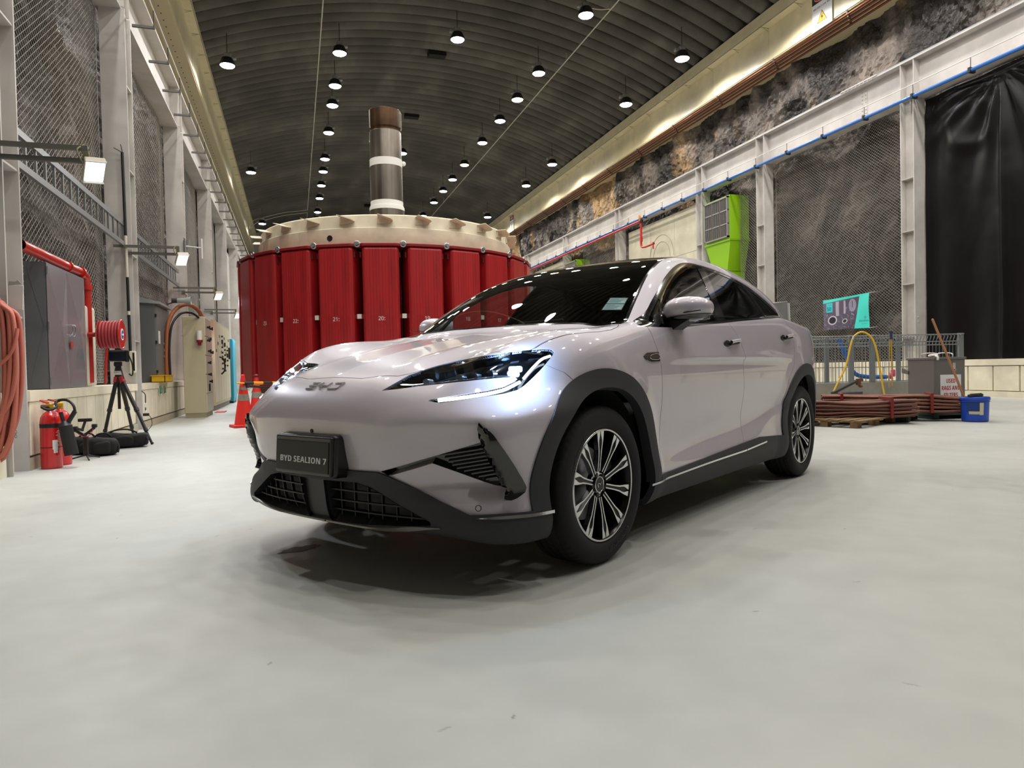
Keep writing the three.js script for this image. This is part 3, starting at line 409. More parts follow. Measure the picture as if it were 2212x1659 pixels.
{
  let [, M] = clip(netMesh((x, y, z) => bodyF(x, y, z, false), [-0.06, 0.15, -4.1], [1.05, 1.72, 1.0], 0.0135), (x) => x);
  const arch = (r) => (b, h, a) => Math.max(Math.min(Math.hypot(a, h - HUB_H), Math.hypot(a + WB, h - HUB_H)) - r, 0.5 - b);
  const cut = (f) => { const [A, B] = clip(M, f); M = B; return A; };
  cut(arch(0.43));
  both('arch_cladding', cut((b, h, a) => Math.max(arch(0.515)(b, h, a), a > -1.4 && a < 0 ? (0.30 - h) : -1)), CLAD, 0.010, 0.05);

  // --- lamps at the front
  const hlOut = U([[0.789, 0.369, 0.798], [0.736, 0.399, 0.83], [0.677, 0.412, 0.858], [0.616, 0.433, 0.877], [0.545, 0.452, 0.895], [0.474, 0.482, 0.912], [0.454, 0.607, 0.93], [0.417, 0.713, 0.943], [0.329, 0.778, 0.953], [0.281, 0.807, 0.956], [0.249, 0.827, 0.954], [0.242, 0.838, 0.945], [0.257, 0.841, 0.929], [0.309, 0.838, 0.889], [0.349, 0.833, 0.86], [0.398, 0.826, 0.827], [0.437, 0.821, 0.804], [0.471, 0.813, 0.789], [0.52, 0.792, 0.778], [0.606, 0.735, 0.766], [0.682, 0.672, 0.756], [0.718, 0.634, 0.749], [0.728, 0.618, 0.75], [0.741, 0.576, 0.758], [0.727, 0.598, 0.764], [0.67, 0.661, 0.775], [0.563, 0.742, 0.792], [0.507, 0.774, 0.804], [0.462, 0.79, 0.822], [0.440, 0.797, 0.836], [0.481, 0.762, 0.841], [0.564, 0.701, 0.834], [0.636, 0.631, 0.826], [0.711, 0.518, 0.814], [0.763, 0.428, 0.803]]);
  const HL = cut(frontR(hlOut));
  const LENS = phys(0xdfe6ee, 0.02, 0, { transmission: 1, thickness: 0, ior: 1.45 });
  const GLOWW = new THREE.MeshStandardMaterial({ color: 0x111111, emissive: 0xeaf4ff, emissiveIntensity: 7 }), GLOWB = new THREE.MeshStandardMaterial({ color: 0x111111, emissive: 0xcfeaff, emissiveIntensity: 40 });
  const along = (n, fn, off, s) => { const P = [], N = []; for (let i = 0; i <= n; i++) { const [b, h, a] = fn(i / n), m = surfN(b, h, a); P.push(V3(s * (b + m.x * off), h + m.y * off, a + m.z * off)); N.push(V3(s * m.x, m.y, m.z)); } return [P, N]; };
  const onSurf = (L, off) => L.map(([a, b, h]) => { const a2 = surfA(b, h, a - 0.15, a + 0.15), n = surfN(b, h, a2); return [b + n.x * off, h + n.y * off, a2 + n.z * off]; });
  for (const s of [1, -1]) {
    const g = new THREE.Group(); g.name = 'headlight'; car.add(g);
    const mir = (L) => L.map((p) => [p[0] * s, p[1], p[2]]);
    cpart('housing', panelGeo(HL, -0.040, -0.036, [s]), GLOSSBLACK, g);
    const inner = new MB(); const bul = onSurf([[0.504, 0.719, 0.868], [0.556, 0.677, 0.860], [0.594, 0.626, 0.858], [0.66, 0.506, 0.845]], -0.026);
    for (const [x, y, z] of mir(bul)) { inner.cyl(0.02, 0.017, 0.03, x, y, z, PI / 2, 0, 0, 16); inner.rbox(0.045, 0.004, 0.02, 0.002, x, y - 0.02, z + 0.008); }
    const rail = mir(onSurf([[0.72, 0.47, 0.82], [0.64, 0.6, 0.838], [0.56, 0.69, 0.846], [0.48, 0.75, 0.852], [0.44, 0.785, 0.85]], -0.012)); inner.tube(rail, 0.003, 20, 6);
    inner.build('reflector', std(0x9aa3ad, 0.15, 1), g);
    const [bx, by, bz] = mir(onSurf([[0.422, 0.774, 0.884]], -0.022))[0];
    new MB().rbox(0.055, 0.024, 0.02, 0.008, bx, by, bz, 0, s * 0.75, 0).build('beam_bulb', GLOWB, g);
    new MB().tube(mir(onSurf([[0.722, 0.617, 0.7585], [0.653, 0.688, 0.768], [0.572, 0.75, 0.780], [0.515, 0.78, 0.792], [0.469, 0.795, 0.808], [0.437, 0.805, 0.822]], -0.002)), 0.0065, 40, 8).build('running_light', GLOWW, g);
    new MB().tube(mir(onSurf([[0.418, 0.808, 0.836], [0.354, 0.816, 0.885], [0.310, 0.824, 0.915], [0.268, 0.837, 0.927]], -0.004)), 0.0055, 30, 8).build('running_light', GLOWW, g);
    cpart('lens', panelGeo(HL, -0.002, 0, [s]), LENS, g);
    const L = new THREE.PointLight(0xbfe0ff, HEADLIGHT_CD * 0.35, 0, 2); L.color.set(0x9fcdff); const nn = surfN(0.774, 0.884, 0.43); L.position.set(bx + s * nn.x * 0.07, by + nn.y * 0.07, bz + nn.z * 0.07); L.castShadow = true; car.add(L);
  }
  // --- blades and vents beside the number plate
  const bladeP = U([[0.679, 0.775, 0.677], [0.67, 0.794, 0.666], [0.647, 0.831, 0.625], [0.618, 0.853, 0.572], [0.575, 0.868, 0.506], [0.543, 0.879, 0.45], [0.53, 0.886, 0.419], [0.538, 0.883, 0.398], [0.563, 0.869, 0.378], [0.583, 0.856, 0.369], [0.603, 0.839, 0.37], [0.585, 0.85, 0.398], [0.58, 0.853, 0.42], [0.594, 0.849, 0.47], [0.632, 0.834, 0.532], [0.664, 0.816, 0.6], [0.677, 0.794, 0.648]]);
  const bladeS = frontR(bladeP), blE = (h) => lerp(0.806, 0.853, clamp((0.66 - h) / 0.24, 0, 1));
  both('bumper_blade', cut((b, h, a) => Math.min(bladeS(b, h, a), Math.max(Math.abs(b - blE(h) + 0.014) - 0.020, Math.abs(h - 0.505) - 0.085, 0.42 - a))), GLOSSBLACK, 0.026, 0.10);
  const ventP = U([[0.664, 0.816, 0.6], [0.785, 0.601, 0.533], [0.83, 0.402, 0.48], [0.819, 0.437, 0.463], [0.769, 0.629, 0.516], [0.715, 0.711, 0.479], [0.644, 0.794, 0.435], [0.619, 0.82, 0.423], [0.57, 0.853, 0.417], [0.58, 0.853, 0.47], [0.62, 0.834, 0.532]]);
  const V = cut(frontR(ventP));
  both('bumper_vent', V, GLOSSBLACK, -0.035, -0.037, (o, s) => {
    const S = polySDF(ventP);
    for (let k = 0; k < 9; k++) { const hl = (u) => 0.562 - 0.0155 * k + 0.10 * (u - 0.1); let u0 = 9, u1 = -9; for (let u = -0.4; u < 0.32; u += 0.01) if (S(u, hl(u)) < -0.006) { u0 = Math.min(u0, u); u1 = Math.max(u1, u); } u0 = Math.max(u0, -0.10 + 0.022 * k); if (u1 - u0 < 0.03) continue; const [P, N] = along(16, (t) => surfU(lerp(u0, u1, t), hl(lerp(u0, u1, t))), -0.022, s); cpart('slat', ribbon(P, N, 0.006, 0.02), GLOSSBLACK, o); }
  });
  // --- everything below the painted bumpers and sills
  const bandTop = lin([[-0.95, 0.475], [-0.445, 0.477], [-0.382, 0.463], [-0.231, 0.414], [-0.081, 0.364], [0.052, 0.320], [0.266, 0.323], [0.6, 0.324]]);
  const sillTop = lin([[-2.45, 0.36], [-2.404, 0.363], [-2.012, 0.384], [-1.717, 0.371], [-1.111, 0.343], [-0.543, 0.324], [-0.3, 0.324]]);
  const low = (b, h, a) => h - (a > 0.1 ? bandTop(b - a) : a > -2.5 ? sillTop(a) : 0.36);
  let Lw = cut(low), Lf, Lm, Lr; [Lf, Lm] = clip(Lw, (b, h, a) => 0.1 - a); [Lr, Lm] = clip(Lm, (b, h, a) => a + 2.5);
  const grP = [[-1.0, 0.425], [-0.753, 0.425], [-0.565, 0.428], [-0.478, 0.412], [-0.313, 0.347], [-0.124, 0.281], [-0.3, 0.272], [-0.5, 0.262], [-0.7, 0.256], [-1.0, 0.254]];
  const grS = polySDF(grP); let [Gr, Lf2] = clip(Lf, (b, h, a) => Math.max(grS(b - a, h), 0.3 - a));
  cpart('lower_bumper', panelGeo(Lf2, 0.012, 0.05, [1, -1]), CLAD);
  for (const s of [1, -1]) { const [P, N] = along(24, (t) => surfU(lerp(0.07, 0.515, t), 0.306 + 0.004 * t), 0.014, s); cpart('chrome_strip', ribbon(P, N, (t) => 0.002 + 0.010 * sstep(0, 0.35, t), 0.006), CHROME); }
  let [radar, Gr2] = clip(Gr, (b) => b - 0.075);
  cpart('radar_plate', panelGeo(radar, 0.0, 0.05, [1, -1]), std(0x303134, 0.45));
  const grille = cpart('grille', panelGeo(Gr2, -0.06, -0.075, [1, -1]), DARKTRIM);
  { const BAR = std(0x0b0b0c, 0.5);
    for (const s of [1, -1]) { const [P, N] = along(30, (t) => surfU(lerp(-0.79, -0.10, t), 0.246 + 0.026 * sstep(0.3, 1, t)), 0.016, s); cpart('lip_strip', ribbon(P, N, (t) => 0.020 * (1 - 0.85 * sstep(0.75, 1, t)), 0.008), std(0x7d7c77, 0.4, 0.5)); }
    for (const s of [1, -1]) {
      for (const h0 of [0.295, 0.338, 0.382]) { let u1 = -0.9; for (let u = -0.8; u < -0.1; u += 0.01) if (grS(u, h0) < -0.008) u1 = u; const [P, N] = along(20, (t) => surfU(lerp(-0.775, u1, t), h0 + 0.0 * t), -0.02, s); cpart('grille_bar', ribbon(P, N, 0.006, 0.014), BAR, grille); }
      for (let k = 0; k < 7; k++) { const u = -0.70 + 0.085 * k; let lo = 9, hi = -9; for (let h = 0.25; h < 0.44; h += 0.004) if (grS(u, h) < -0.004) { lo = Math.min(lo, h); hi = Math.max(hi, h); } if (hi - lo < 0.02) continue; const [P, N] = along(6, (t) => surfU(u, lerp(lo, hi, t)), -0.024, s); cpart('grille_bar', ribbon(P, N, 0.005, 0.014), BAR, grille); }
    } }
  let [under, Lm3] = clip(Lm, (b) => b - 0.6);
  both('sill_cladding', Lm3, CLAD, 0.012, 0.03); for (const s of [1, -1]) for (const [q0, q1] of [[-0.385, -0.552], [-0.558, -1.735], [-1.742, -2.10]]) { const hh = lin([[-2.10, 0.345], [-1.719, 0.325], [-0.547, 0.302], [-0.3, 0.300]]); const [P, N] = along(24, (t) => { const a = lerp(q0, q1, t); return [surfB(hh(a), a), hh(a), a]; }, 0.014, s); cpart('chrome_strip', ribbon(P, N, 0.010, 0.006), CHROME); }
  cpart('underbody', panelGeo(under, 0, 0, [1, -1]), DARKTRIM); cpart('rear_lower_bumper', panelGeo(Lr, 0.01, 0.03, [1, -1]), CLAD);

  // --- glass
  const dlo = smoothPoly([[-0.475, 1.081], [-0.637, 1.15], [-0.787, 1.238], [-1.03, 1.364], [-1.273, 1.462], [-1.466, 1.517], [-1.616, 1.536], [-1.761, 1.535], [-1.978, 1.516], [-2.163, 1.49], [-2.356, 1.451], [-2.54, 1.388], [-2.747, 1.317], [-2.961, 1.245], [-2.93, 1.232], [-2.534, 1.203], [-1.788, 1.15], [-1.566, 1.132], [-1.016, 1.090], [-0.855, 1.080], [-0.6, 1.074]], 5);
  const DL = cut((b, h, a) => Math.max(sideR(dlo, 0.45)(b, h, a), 0.5 - b));
  const PANE = phys(0xe2e6e8, 0.0, 0, { transmission: 1, thickness: 0, ior: 1.5 }), TINT = phys(0x14161a, 0.02, 0, { transmission: 0.9, thickness: 0, ior: 1.5 });
  let D = DL; const win = (P, m) => { const [A, B] = clip(D, sideR(P, 0.3)); D = B; both('side_window', A, m, -0.006, 0.004); };
  win([[-0.615, 1.106], [-0.70, 1.163], [-0.81, 1.228], [-0.858, 1.253], [-0.735, 1.098], [-0.68, 1.094]], PANE);
  win([[-0.905, 1.277], [-1.03, 1.340], [-1.127, 1.388], [-1.273, 1.440], [-1.40, 1.478], [-1.53, 1.502], [-1.665, 1.508], [-1.602, 1.418], [-1.522, 1.266], [-1.442, 1.142], [-1.1, 1.112], [-0.765, 1.097]], PANE);
  win([[-1.77, 1.510], [-1.978, 1.493], [-2.163, 1.465], [-2.27, 1.444], [-2.318, 1.315], [-2.368, 1.210], [-1.9, 1.176], [-1.575, 1.154], [-1.59, 1.175], [-1.625, 1.29]], TINT);
  win([[-2.345, 1.428], [-2.54, 1.366], [-2.72, 1.304], [-2.86, 1.252], [-2.60, 1.228], [-2.415, 1.214]], TINT);
  both('window_trim', D, GLOSSBLACK, -0.003, 0.012);
  const ahood = lin([[0, -0.313], [0.15, -0.313], [0.39, -0.333], [0.586, -0.382], [0.8, -0.392], [0.9, -0.40]]), wsB = lin([[-4, 0.44], [-3.2, 0.50], [-2.6, 0.53], [-1.6, 0.53], [-1.388, 0.554], [-1.145, 0.612], [-0.954, 0.656], [-0.739, 0.715], [-0.381, 0.802], [-0.2, 0.85]]);
  const top = cut((b, h, a) => Math.max(b - wsB(a), a - ahood(b), 1.05 - h, -3.75 - a));
  let [wsc, rf] = clip(top, (b, h, a) => -1.435 - a); let [rg, bk] = clip(rf, (b, h, a) => -2.72 - a);
  let [wsg, wf] = clip(wsc, (b, h, a) => 0.016 - Math.min(wsB(a) - b, ahood(b) - a + 0.0, a + 1.435 + 0.01));
  cpart('windscreen', panelGeo(wsg, -0.002, 0, [1, -1]), phys(0xd4dad8, 0.0, 0, { transmission: 1, thickness: 0, ior: 1.52 }));
  cpart('windscreen_edge', panelGeo(wf, -0.002, 0.01, [1, -1]), GLOSSBLACK);
  cpart('roof_glass', panelGeo(rg, 0.0, 0.01, [1, -1]), GLOSSBLACK); cpart('rear_window', panelGeo(bk, -0.002, 0.004, [1, -1]), TINT);
  // --- painted panels
  const gap = 0.0022;
  const hoodP = [[0.76, -0.2], [0.735, 0], [0.740, 0.19], [0.702, 0.37], [0.668, 0.405], [0.616, 0.433], [0.545, 0.452], [0.474, 0.482], [0.454, 0.607], [0.417, 0.713], [0.329, 0.778], [0.30, 0.787], [0.269, 0.792], [0.162, 0.815], [0.038, 0.837], [-0.1, 0.846], [-0.219, 0.846], [-0.318, 0.826], [-0.37, 0.80], [-0.392, 0.76], [-0.382, 0.586], [-0.333, 0.39], [-0.313, 0.15], [-0.313, -0.2]];
  const hoodS = polySDF(hoodP);   const hood = cpart('hood', panelGeo(cut((b, h, a) => Math.max(hoodS(a, b) + gap, 0.72 - h)), 0, 0.015, [1, -1]), PAINT);
  cut((b, h, a) => Math.max(hoodS(a, b) - gap, 0.72 - h));
  const lineU = lin([[0.0, 0.72], [0.80, 0.74], [0.82, 0.703], [0.854, 0.65], [0.889, 0.529], [0.93, 0.40]]);
  const FB = cut((b, h, a) => Math.max(((b - a) - lineU(h)) * 0.6 + gap, 0.15 - a)); cut((b, h, a) => Math.max(((b - a) - lineU(h)) * 0.6 - gap, 0.15 - a, 0.6 - b)); 
  const bumper = cpart('front_bumper', panelGeo(FB, 0, 0.015, [1, -1]), PAINT);
  for (const s of [1, -1]) { const [b, h, a] = surfU(0.1, 0.345), n = surfN(b, h, a), m = new MB().add(new THREE.TorusGeometry(0.011, 0.0014, 6, 32), new THREE.Matrix4().compose(V3(s * b, h, a), new THREE.Quaternion().setFromUnitVectors(V3(0, 0, 1), V3(s * n.x, n.y, n.z)), V3(1, 1, 1))); m.build('parking_sensor_ring', DARKTRIM, car); }
  const doorF = [[-0.47, 1.16], [-0.533, 1.071], [-0.533, 1.008], [-0.549, 0.94], [-0.562, 0.88], [-0.574, 0.714], [-0.572, 0.5], [-0.560, 0.396], [-0.543, 0.30], [-1.735, 0.30], [-1.74, 0.37], [-1.760, 0.50], [-1.735, 0.65], [-1.71, 0.80], [-1.690, 0.945], [-1.678, 1.01], [-1.642, 1.07], [-1.58, 1.128], [-1.54, 1.18]];
  const doorR = [[-1.54, 1.18], [-1.58, 1.128], [-1.642, 1.07], [-1.678, 1.01], [-1.690, 0.945], [-1.71, 0.80], [-1.735, 0.65], [-1.760, 0.50], [-1.74, 0.37], [-1.735, 0.30], [-2.40, 0.30], [-2.425, 0.45], [-2.47, 0.62], [-2.56, 0.76], [-2.69, 0.87], [-2.716, 0.958], [-2.701, 1.0], [-2.68, 1.098], [-2.667, 1.152], [-2.62, 1.23]];
  const dF = polySDF(doorF), dR = polySDF(doorR), glassy = (b, h, a) => b < 0.5 || h > beltH(a) + 0.06;
  const fdoor = both('front_door', cut((b, h, a) => Math.max(dF(a, h) + gap, glassy(b, h, a) ? 1 : -1)), PAINT, 0, 0.015), rdoor = both('rear_door', cut((b, h, a) => Math.max(dR(a, h) + gap, glassy(b, h, a) ? 1 : -1)), PAINT, 0, 0.015);
  cut((b, h, a) => Math.max(Math.min(dF(a, h), dR(a, h)) - gap, glassy(b, h, a) ? 1 : -1));
  const tl = cut((b, h, a) => Math.max(Math.abs(h - 0.965) - 0.03, a + 3.42 + (0.93 - b) * 0.2));
  cpart('tail_light', panelGeo(tl, 0.002, 0.01, [1, -1]), phys(0x5a0508, 0.15, 0, { clearcoat: 1 }));
  const Fd = cut((b, h, a) => Math.max(-0.60 - a, h - 1.10, 0.4 - b)); both('fender', Fd, PAINT, 0, 0.015);
  cpart('body_shell', panelGeo(M, 0, 0.012, [1, -1]), PAINT);
  // badge on the fender, door handles
  const bs = sideR([[-0.381, 0.924], [-0.413, 0.938], [-0.553, 0.943], [-0.545, 0.896], [-0.45, 0.894], [-0.40, 0.905]]);
  const bset = (list, z) => list.map(([a, h]) => { const b = surfB(h, a), n = surfN(b, h, a); return [b + n.x * z, h + n.y * z, a + n.z * z]; });
  for (const s of [1, -1]) {
    const mk = (L) => L.map((p) => [p[0] * s, p[1], p[2]]);
    const B = clip(Fd, (b, h, a) => bs(b, h, a))[0]; if (B.idx.length) { const o = cpart('fender_badge', panelGeo(B, 0.005, 0.006, [s]), GLOSSBLACK); new MB().tube(mk(bset([[-0.44, 0.918], [-0.46, 0.928], [-0.54, 0.932], [-0.545, 0.912], [-0.47, 0.906], [-0.445, 0.910]], 0.006)), 0.0018, 40, 6, true).build('badge_outline', CHROME, o); }
    for (const [a0, h0, door] of [[-1.40, 0.998, fdoor], [-2.43, 1.056, rdoor]]) {
      const g = new THREE.Group(); g.name = 'door_handle'; door[s > 0 ? 0 : 1].add(g);
      const ctr = bset([[a0 - 0.05, h0]], 0.002)[0]; new MB().at(new THREE.SphereGeometry(1, 20, 12), ctr[0] * s, ctr[1], ctr[2], 0, 0, 0, [0.006, 0.022, 0.05]).build('handle_pocket', DARKTRIM, g);
      const p = mk(bset([[a0 - 0.055, h0 + 0.002], [a0 - 0.09, h0 + 0.006], [a0 - 0.15, h0 + 0.012], [a0 - 0.205, h0 + 0.016]], 0.028)); p.push(mk(bset([[a0 - 0.235, h0 + 0.018]], 0.004))[0]);
      const tb = new MB(); tb.tube(p, 0.0105, 30, 8); const o = tb.build('handle_grip', PAINT, g);
      const q = mk(bset([[a0 - 0.06, h0 - 0.008], [a0 - 0.2, h0 + 0.004]], 0.016)); new MB().rod(q[0], q[1], 0.008).build('handle_shadow_strip', DARKTRIM, g);
    }
  }
  // cabin lining: the pillars and roof seen through the glass
  const lin2 = clip(M, (b, h) => 1.08 - h)[0]; cpart('pillar_lining', panelGeo(lin2, -0.02, 0, [1, -1]), std(0x2a2a2a, 0.9)); cpart('roof_lining', panelGeo(rg, -0.03, 0, [1, -1]), std(0x1b1b1c, 0.95));
}
// nose lettering, wrapped onto the panel
function wrapNose(g, off = 0) { const p = g.attributes.position, v = V3(); for (let i = 0; i < p.count; i++) { v.fromBufferAttribute(p, i); const a = surfA(v.x, v.y, 0.3, 1), n = surfN(v.x, v.y, a), z = v.z + off; p.setXYZ(i, v.x + n.x * z, v.y + n.y * z, a + n.z * z); } g.computeVertexNormals(); return g; }
{
  const L = new MB(), stroke = (pts) => { const sh = new THREE.Shape(pts.map((p) => new THREE.Vector2(p[0] * 0.001, p[1] * 0.001))); let g = new THREE.ExtrudeGeometry(sh, { depth: 0.007, bevelEnabled: false }); g.translate(0.014, 0.816, -0.002); L.add(wrapNose(g)); };
  const bar = (x0, x1, y0, y1, sl = 0.55) => stroke([[x0 + sl * y0, y0], [(x0 + x1) / 2 + sl * y0, y0], [x1 + sl * y0, y0], [x1 + sl * y1, y1], [(x0 + x1) / 2 + sl * y1, y1], [x0 + sl * y1, y1]]);
  bar(-112, -58, 9.5, 13.5); bar(-112, -60, -1.8, 1.8); bar(-112, -58, -13.5, -9.5); bar(-62, -57, 1.5, 13.5); bar(-62, -57, -13.5, -1.5);
  bar(-38, -33, 1, 13.5); bar(-38, 22, -2.4, 1.4); bar(18, 23, 1, 13.5); bar(-10, -5, -13.5, -2);
  bar(48, 104, 9.5, 13.5); bar(44, 100, -13.5, -9.5); bar(101, 107, -11, 11); 
  L.build('nose_lettering', CHROME, car);
  const cam = new MB(); cam.add(wrapNose((() => { const g = new THREE.CylinderGeometry(0.009, 0.009, 0.006, 16).rotateX(PI / 2); g.translate(0.033, 0.631, 0); return g; })())); cam.build('front_camera', DARKTRIM, car);
}
// number plate on its bracket
{
  const g = new THREE.Group(); g.name = 'number_plate'; g.position.set(0.03, 0.533, 0.912); g.rotation.set(-0.06, 0.0, -0.0); car.add(g);
  new MB().rbox(0.40, 0.175, 0.09, 0.02, 0.0, 0.0, -0.035).rbox(0.385, 0.16, 0.02, 0.008, 0, 0, 0.014).build('plate_bracket', phys(0x0c0c0e, 0.4, 0, { clearcoat: 0.4 }), g);
  new MB().rbox(0.365, 0.128, 0.006, 0.003, 0, -0.004, 0.025).build('plate_face', std(0x101114, 0.5), g);
  new MB().add(textGeo('BYD SEALION 7', 0.0245, 0.002, 'sans', 1.32)).build('plate_lettering', std(0xd8d8da, 0.5), g).position.set(0.012, -0.018, 0.0275);
}
// door mirrors
{
  for (const s of [1, -1]) {
    const g = new THREE.Group(); g.name = 'door_mirror'; g.position.set(s * 0.955, 1.172, -0.845); car.add(g);
    const shell = (k, y0, y1, m, name, grow) => { const P = new THREE.SphereGeometry(1, 40, 28), p = P.attributes.position; for (let i = 0; i < p.count; i++) { let x = p.getX(i), y = p.getY(i), z = p.getZ(i); const sx = Math.sign(x), e = (v, q) => Math.sign(v) * Math.pow(Math.abs(v), q); x = e(x, 0.8); y = e(y, 0.85); z = z > 0 ? z : e(z, 0.5) * 0.55; y = clamp(y, y0, y1); const taper = 1 - 0.16 * (x * s + 1) * 0.5; p.setXYZ(i, x * 0.120 * grow, (y * taper) * 0.073 * grow + 0.004 * x * s, z * 0.10 * grow - 0.03 * x * s); } P.computeVertexNormals(); return new MB().add(P).build(name, m, g); };
    shell(1, -0.62, 1, PAINT, 'mirror_cap', 1); shell(1, -1, -0.6, GLOSSBLACK, 'mirror_base_shell', 0.985);
    new MB().rbox(0.17, 0.006, 0.012, 0.003, s * 0.035, -0.022, 0.094, 0, s * -0.28, s * 0.04).build('mirror_indicator', std(0x1a1a1e, 0.2), g);
    const arm = new MB(); { const A = [[-0.10, -0.128, 0.06], [-0.10, -0.125, -0.07], [0.03, -0.052, -0.05], [0.03, -0.052, 0.05], [-0.075, -0.045, 0.055], [-0.075, -0.045, -0.06], [0.06, -0.03, -0.05], [0.06, -0.03, 0.05]].map(([x, y, z]) => V3(x * s, y, z)), P = []; for (const f of [[0, 1, 2, 3], [7, 6, 5, 4], [0, 4, 5, 1], [3, 2, 6, 7], [0, 3, 7, 4], [1, 5, 6, 2]]) { const q = f.map((k) => A[k]); const t = s > 0 ? [q[0], q[1], q[2], q[0], q[2], q[3]] : [q[0], q[2], q[1], q[0], q[3], q[2]]; for (const v of t) P.push(v.x, v.y, v.z); } const g2 = new THREE.BufferGeometry(); g2.setAttribute('position', new THREE.Float32BufferAttribute(P, 3)); g2.computeVertexNormals(); arm.add(g2); }
    arm.build('mirror_arm', DARKTRIM, g);
    new MB().rbox(0.22, 0.115, 0.004, 0.002, 0, 0.0, -0.062, 0, -s * 0.3, 0).build('mirror_glass', std(0xffffff, 0.02, 1), g);
  }
}
// wheels
{
  const R = 0.352, tyreG = (() => {
    const prof = [[0.243, 0.088], [0.255, 0.104], [0.275, 0.114], [0.30, 0.117], [0.322, 0.113], [0.337, 0.102], [0.346, 0.092], [0.3505, 0.080], [0.3515, 0.062], [0.3515, 0.060], [0.3445, 0.058], [0.3445, 0.050], [0.352, 0.048], [0.3522, 0.022], [0.345, 0.020], [0.345, 0.011], [0.3522, 0.009], [0.3522, 0.0]];
    const full = [...prof, ...prof.slice(0, -1).reverse().map(([r, x]) => [r, -x])], n = full.length, A = 240, pos = [], idx = [];
    for (let i = 0; i <= A; i++) { const t = i / A * 2 * PI; for (let j = 0; j < n; j++) { let [r, x] = full[j]; if (r > 0.3375) { const sh = Math.abs(x) > 0.06 ? 1 : 0.6; const ph = (i + (x > 0 ? 0 : 2) + Math.round(Math.abs(x) * 60)) % 4; if (ph === 0 && (Math.abs(x) > 0.058 || Math.abs(x) < 0.05)) r -= 0.0045 * sh; } pos.push(x, r * Math.cos(t), r * Math.sin(t)); } }
    for (let i = 0; i < A; i++) for (let j = 0; j < n - 1; j++) { const a = i * n + j, b = a + 1, c = a + n, d = c + 1; idx.push(a, b, c, b, d, c); }
    const g = new THREE.BufferGeometry(); g.setAttribute('position', new THREE.Float32BufferAttribute(pos, 3)); g.setIndex(idx); g.computeVertexNormals(); return g;
  })();
  const barrel = new MB().lathe([[0.250, 0.10], [0.247, 0.106], [0.240, 0.104], [0.236, 0.085], [0.222, 0.05], [0.215, -0.09]], 72, 0, 0, 0, 0, 0, -PI / 2).geo(), lip = new MB().lathe([[0.2405, 0.1045], [0.246, 0.1072], [0.2505, 0.1035], [0.2515, 0.098]], 96, 0, 0, 0, 0, 0, -PI / 2).geo();
  const W = lin([[0.06, 0.011], [0.12, 0.0115], [0.16, 0.0145], [0.20, 0.023], [0.242, 0.029]]), G = lin([[0.06, 0.0052], [0.12, 0.006], [0.155, 0.0072], [0.185, 0.0125], [0.20, 0.012], [0.225, 0.004], [0.242, 0.0022]]), X = (r) => 0.099 - 0.030 * Math.pow(1 - r / 0.245, 1.6);
  const strip = (lo, hi, dz, r0 = 0.058, r1 = 0.2425) => { const N = 26, P = [], I = []; for (let i = 0; i <= N; i++) { const r = lerp(r0, r1, i / N), x = X(r) + dz; for (const [w, d] of [[lo(r), 0], [hi(r), 0], [lo(r), -0.022], [hi(r), -0.022]]) P.push(x + d, r, w); } for (let i = 0; i < N; i++) { const k = i * 4; for (const [a, b] of [[0, 1], [1, 3], [3, 2], [2, 0]]) { I.push(k + a, k + 4 + a, k + b, k + b, k + 4 + a, k + 4 + b); } } const g = new THREE.BufferGeometry(); g.setAttribute('position', new THREE.Float32BufferAttribute(P, 3)); g.setIndex(I); const t = g.toNonIndexed(); t.computeVertexNormals(); return t; };
  const faceG = new MB().add(strip((r) => G(r), (r) => W(r), 0)).add(strip((r) => -W(r), (r) => -G(r), 0)).geo(), coreG = new MB().add(strip((r) => -G(r) * 1.1, (r) => G(r) * 1.1, -0.006)).geo();
  const hubG = new MB().cyl(0.058, 0.062, 0.02, 0.058, 0, 0, 0, 0, -PI / 2, 40).geo(), SIL = std(0xd3d5d8, 0.22, 1);
  const proto = new THREE.Group(); proto.name = 'wheel';
  cpart('tyre', tyreG, RUBBER, proto); cpart('rim_barrel', barrel, std(0x0a0a0b, 0.25, 0.4), proto); cpart('rim_lip', lip, SIL, proto);
  for (let k = 0; k < 10; k++) { const s = cpart('spoke', faceG, SIL, proto); s.rotation.x = k * PI / 5 + 0.06; const c = cpart('spoke_groove', coreG, std(0x1b1c1f, 0.35, 0.5), proto); c.rotation.x = s.rotation.x; }
  cpart('hub', hubG, SIL, proto);
  new MB().cyl(0.034, 0.034, 0.012, 0.074, 0, 0, 0, 0, -PI / 2, 36).build('centre_cap', std(0x1d1e21, 0.3, 0.4), proto);
  new MB().at(new THREE.TorusGeometry(0.0345, 0.0028, 8, 40), 0.079, 0, 0, 0, PI / 2, 0).build('cap_ring', CHROME, proto);
  { const lg = new MB().tube([[0.081, -0.012, 0.012], [0.081, 0.004, 0.016], [0.081, 0.002, -0.002], [0.081, -0.004, 0.0], [0.081, 0.012, -0.014]], 0.0022, 24, 6); lg.build('cap_emblem', CHROME, proto); }
  for (let k = 0; k < 5; k++) { const t = k * 2 * PI / 5 + 0.06 + PI / 10; const m = new MB().cyl(0.011, 0.011, 0.012, 0.071, 0.047 * Math.cos(t), 0.047 * Math.sin(t), 0, 0, PI / 2, 14); m.build('lug_nut', DARKTRIM, proto); }
  new MB().cyl(0.165, 0.165, 0.02, -0.01, 0, 0, 0, 0, PI / 2, 48).build('brake_disc', std(0x77797c, 0.35, 1), proto);
  new MB().rbox(0.05, 0.11, 0.06, 0.012, 0.012, 0.04, -0.155).build('brake_caliper', std(0x4a4c50, 0.5, 0.3), proto);
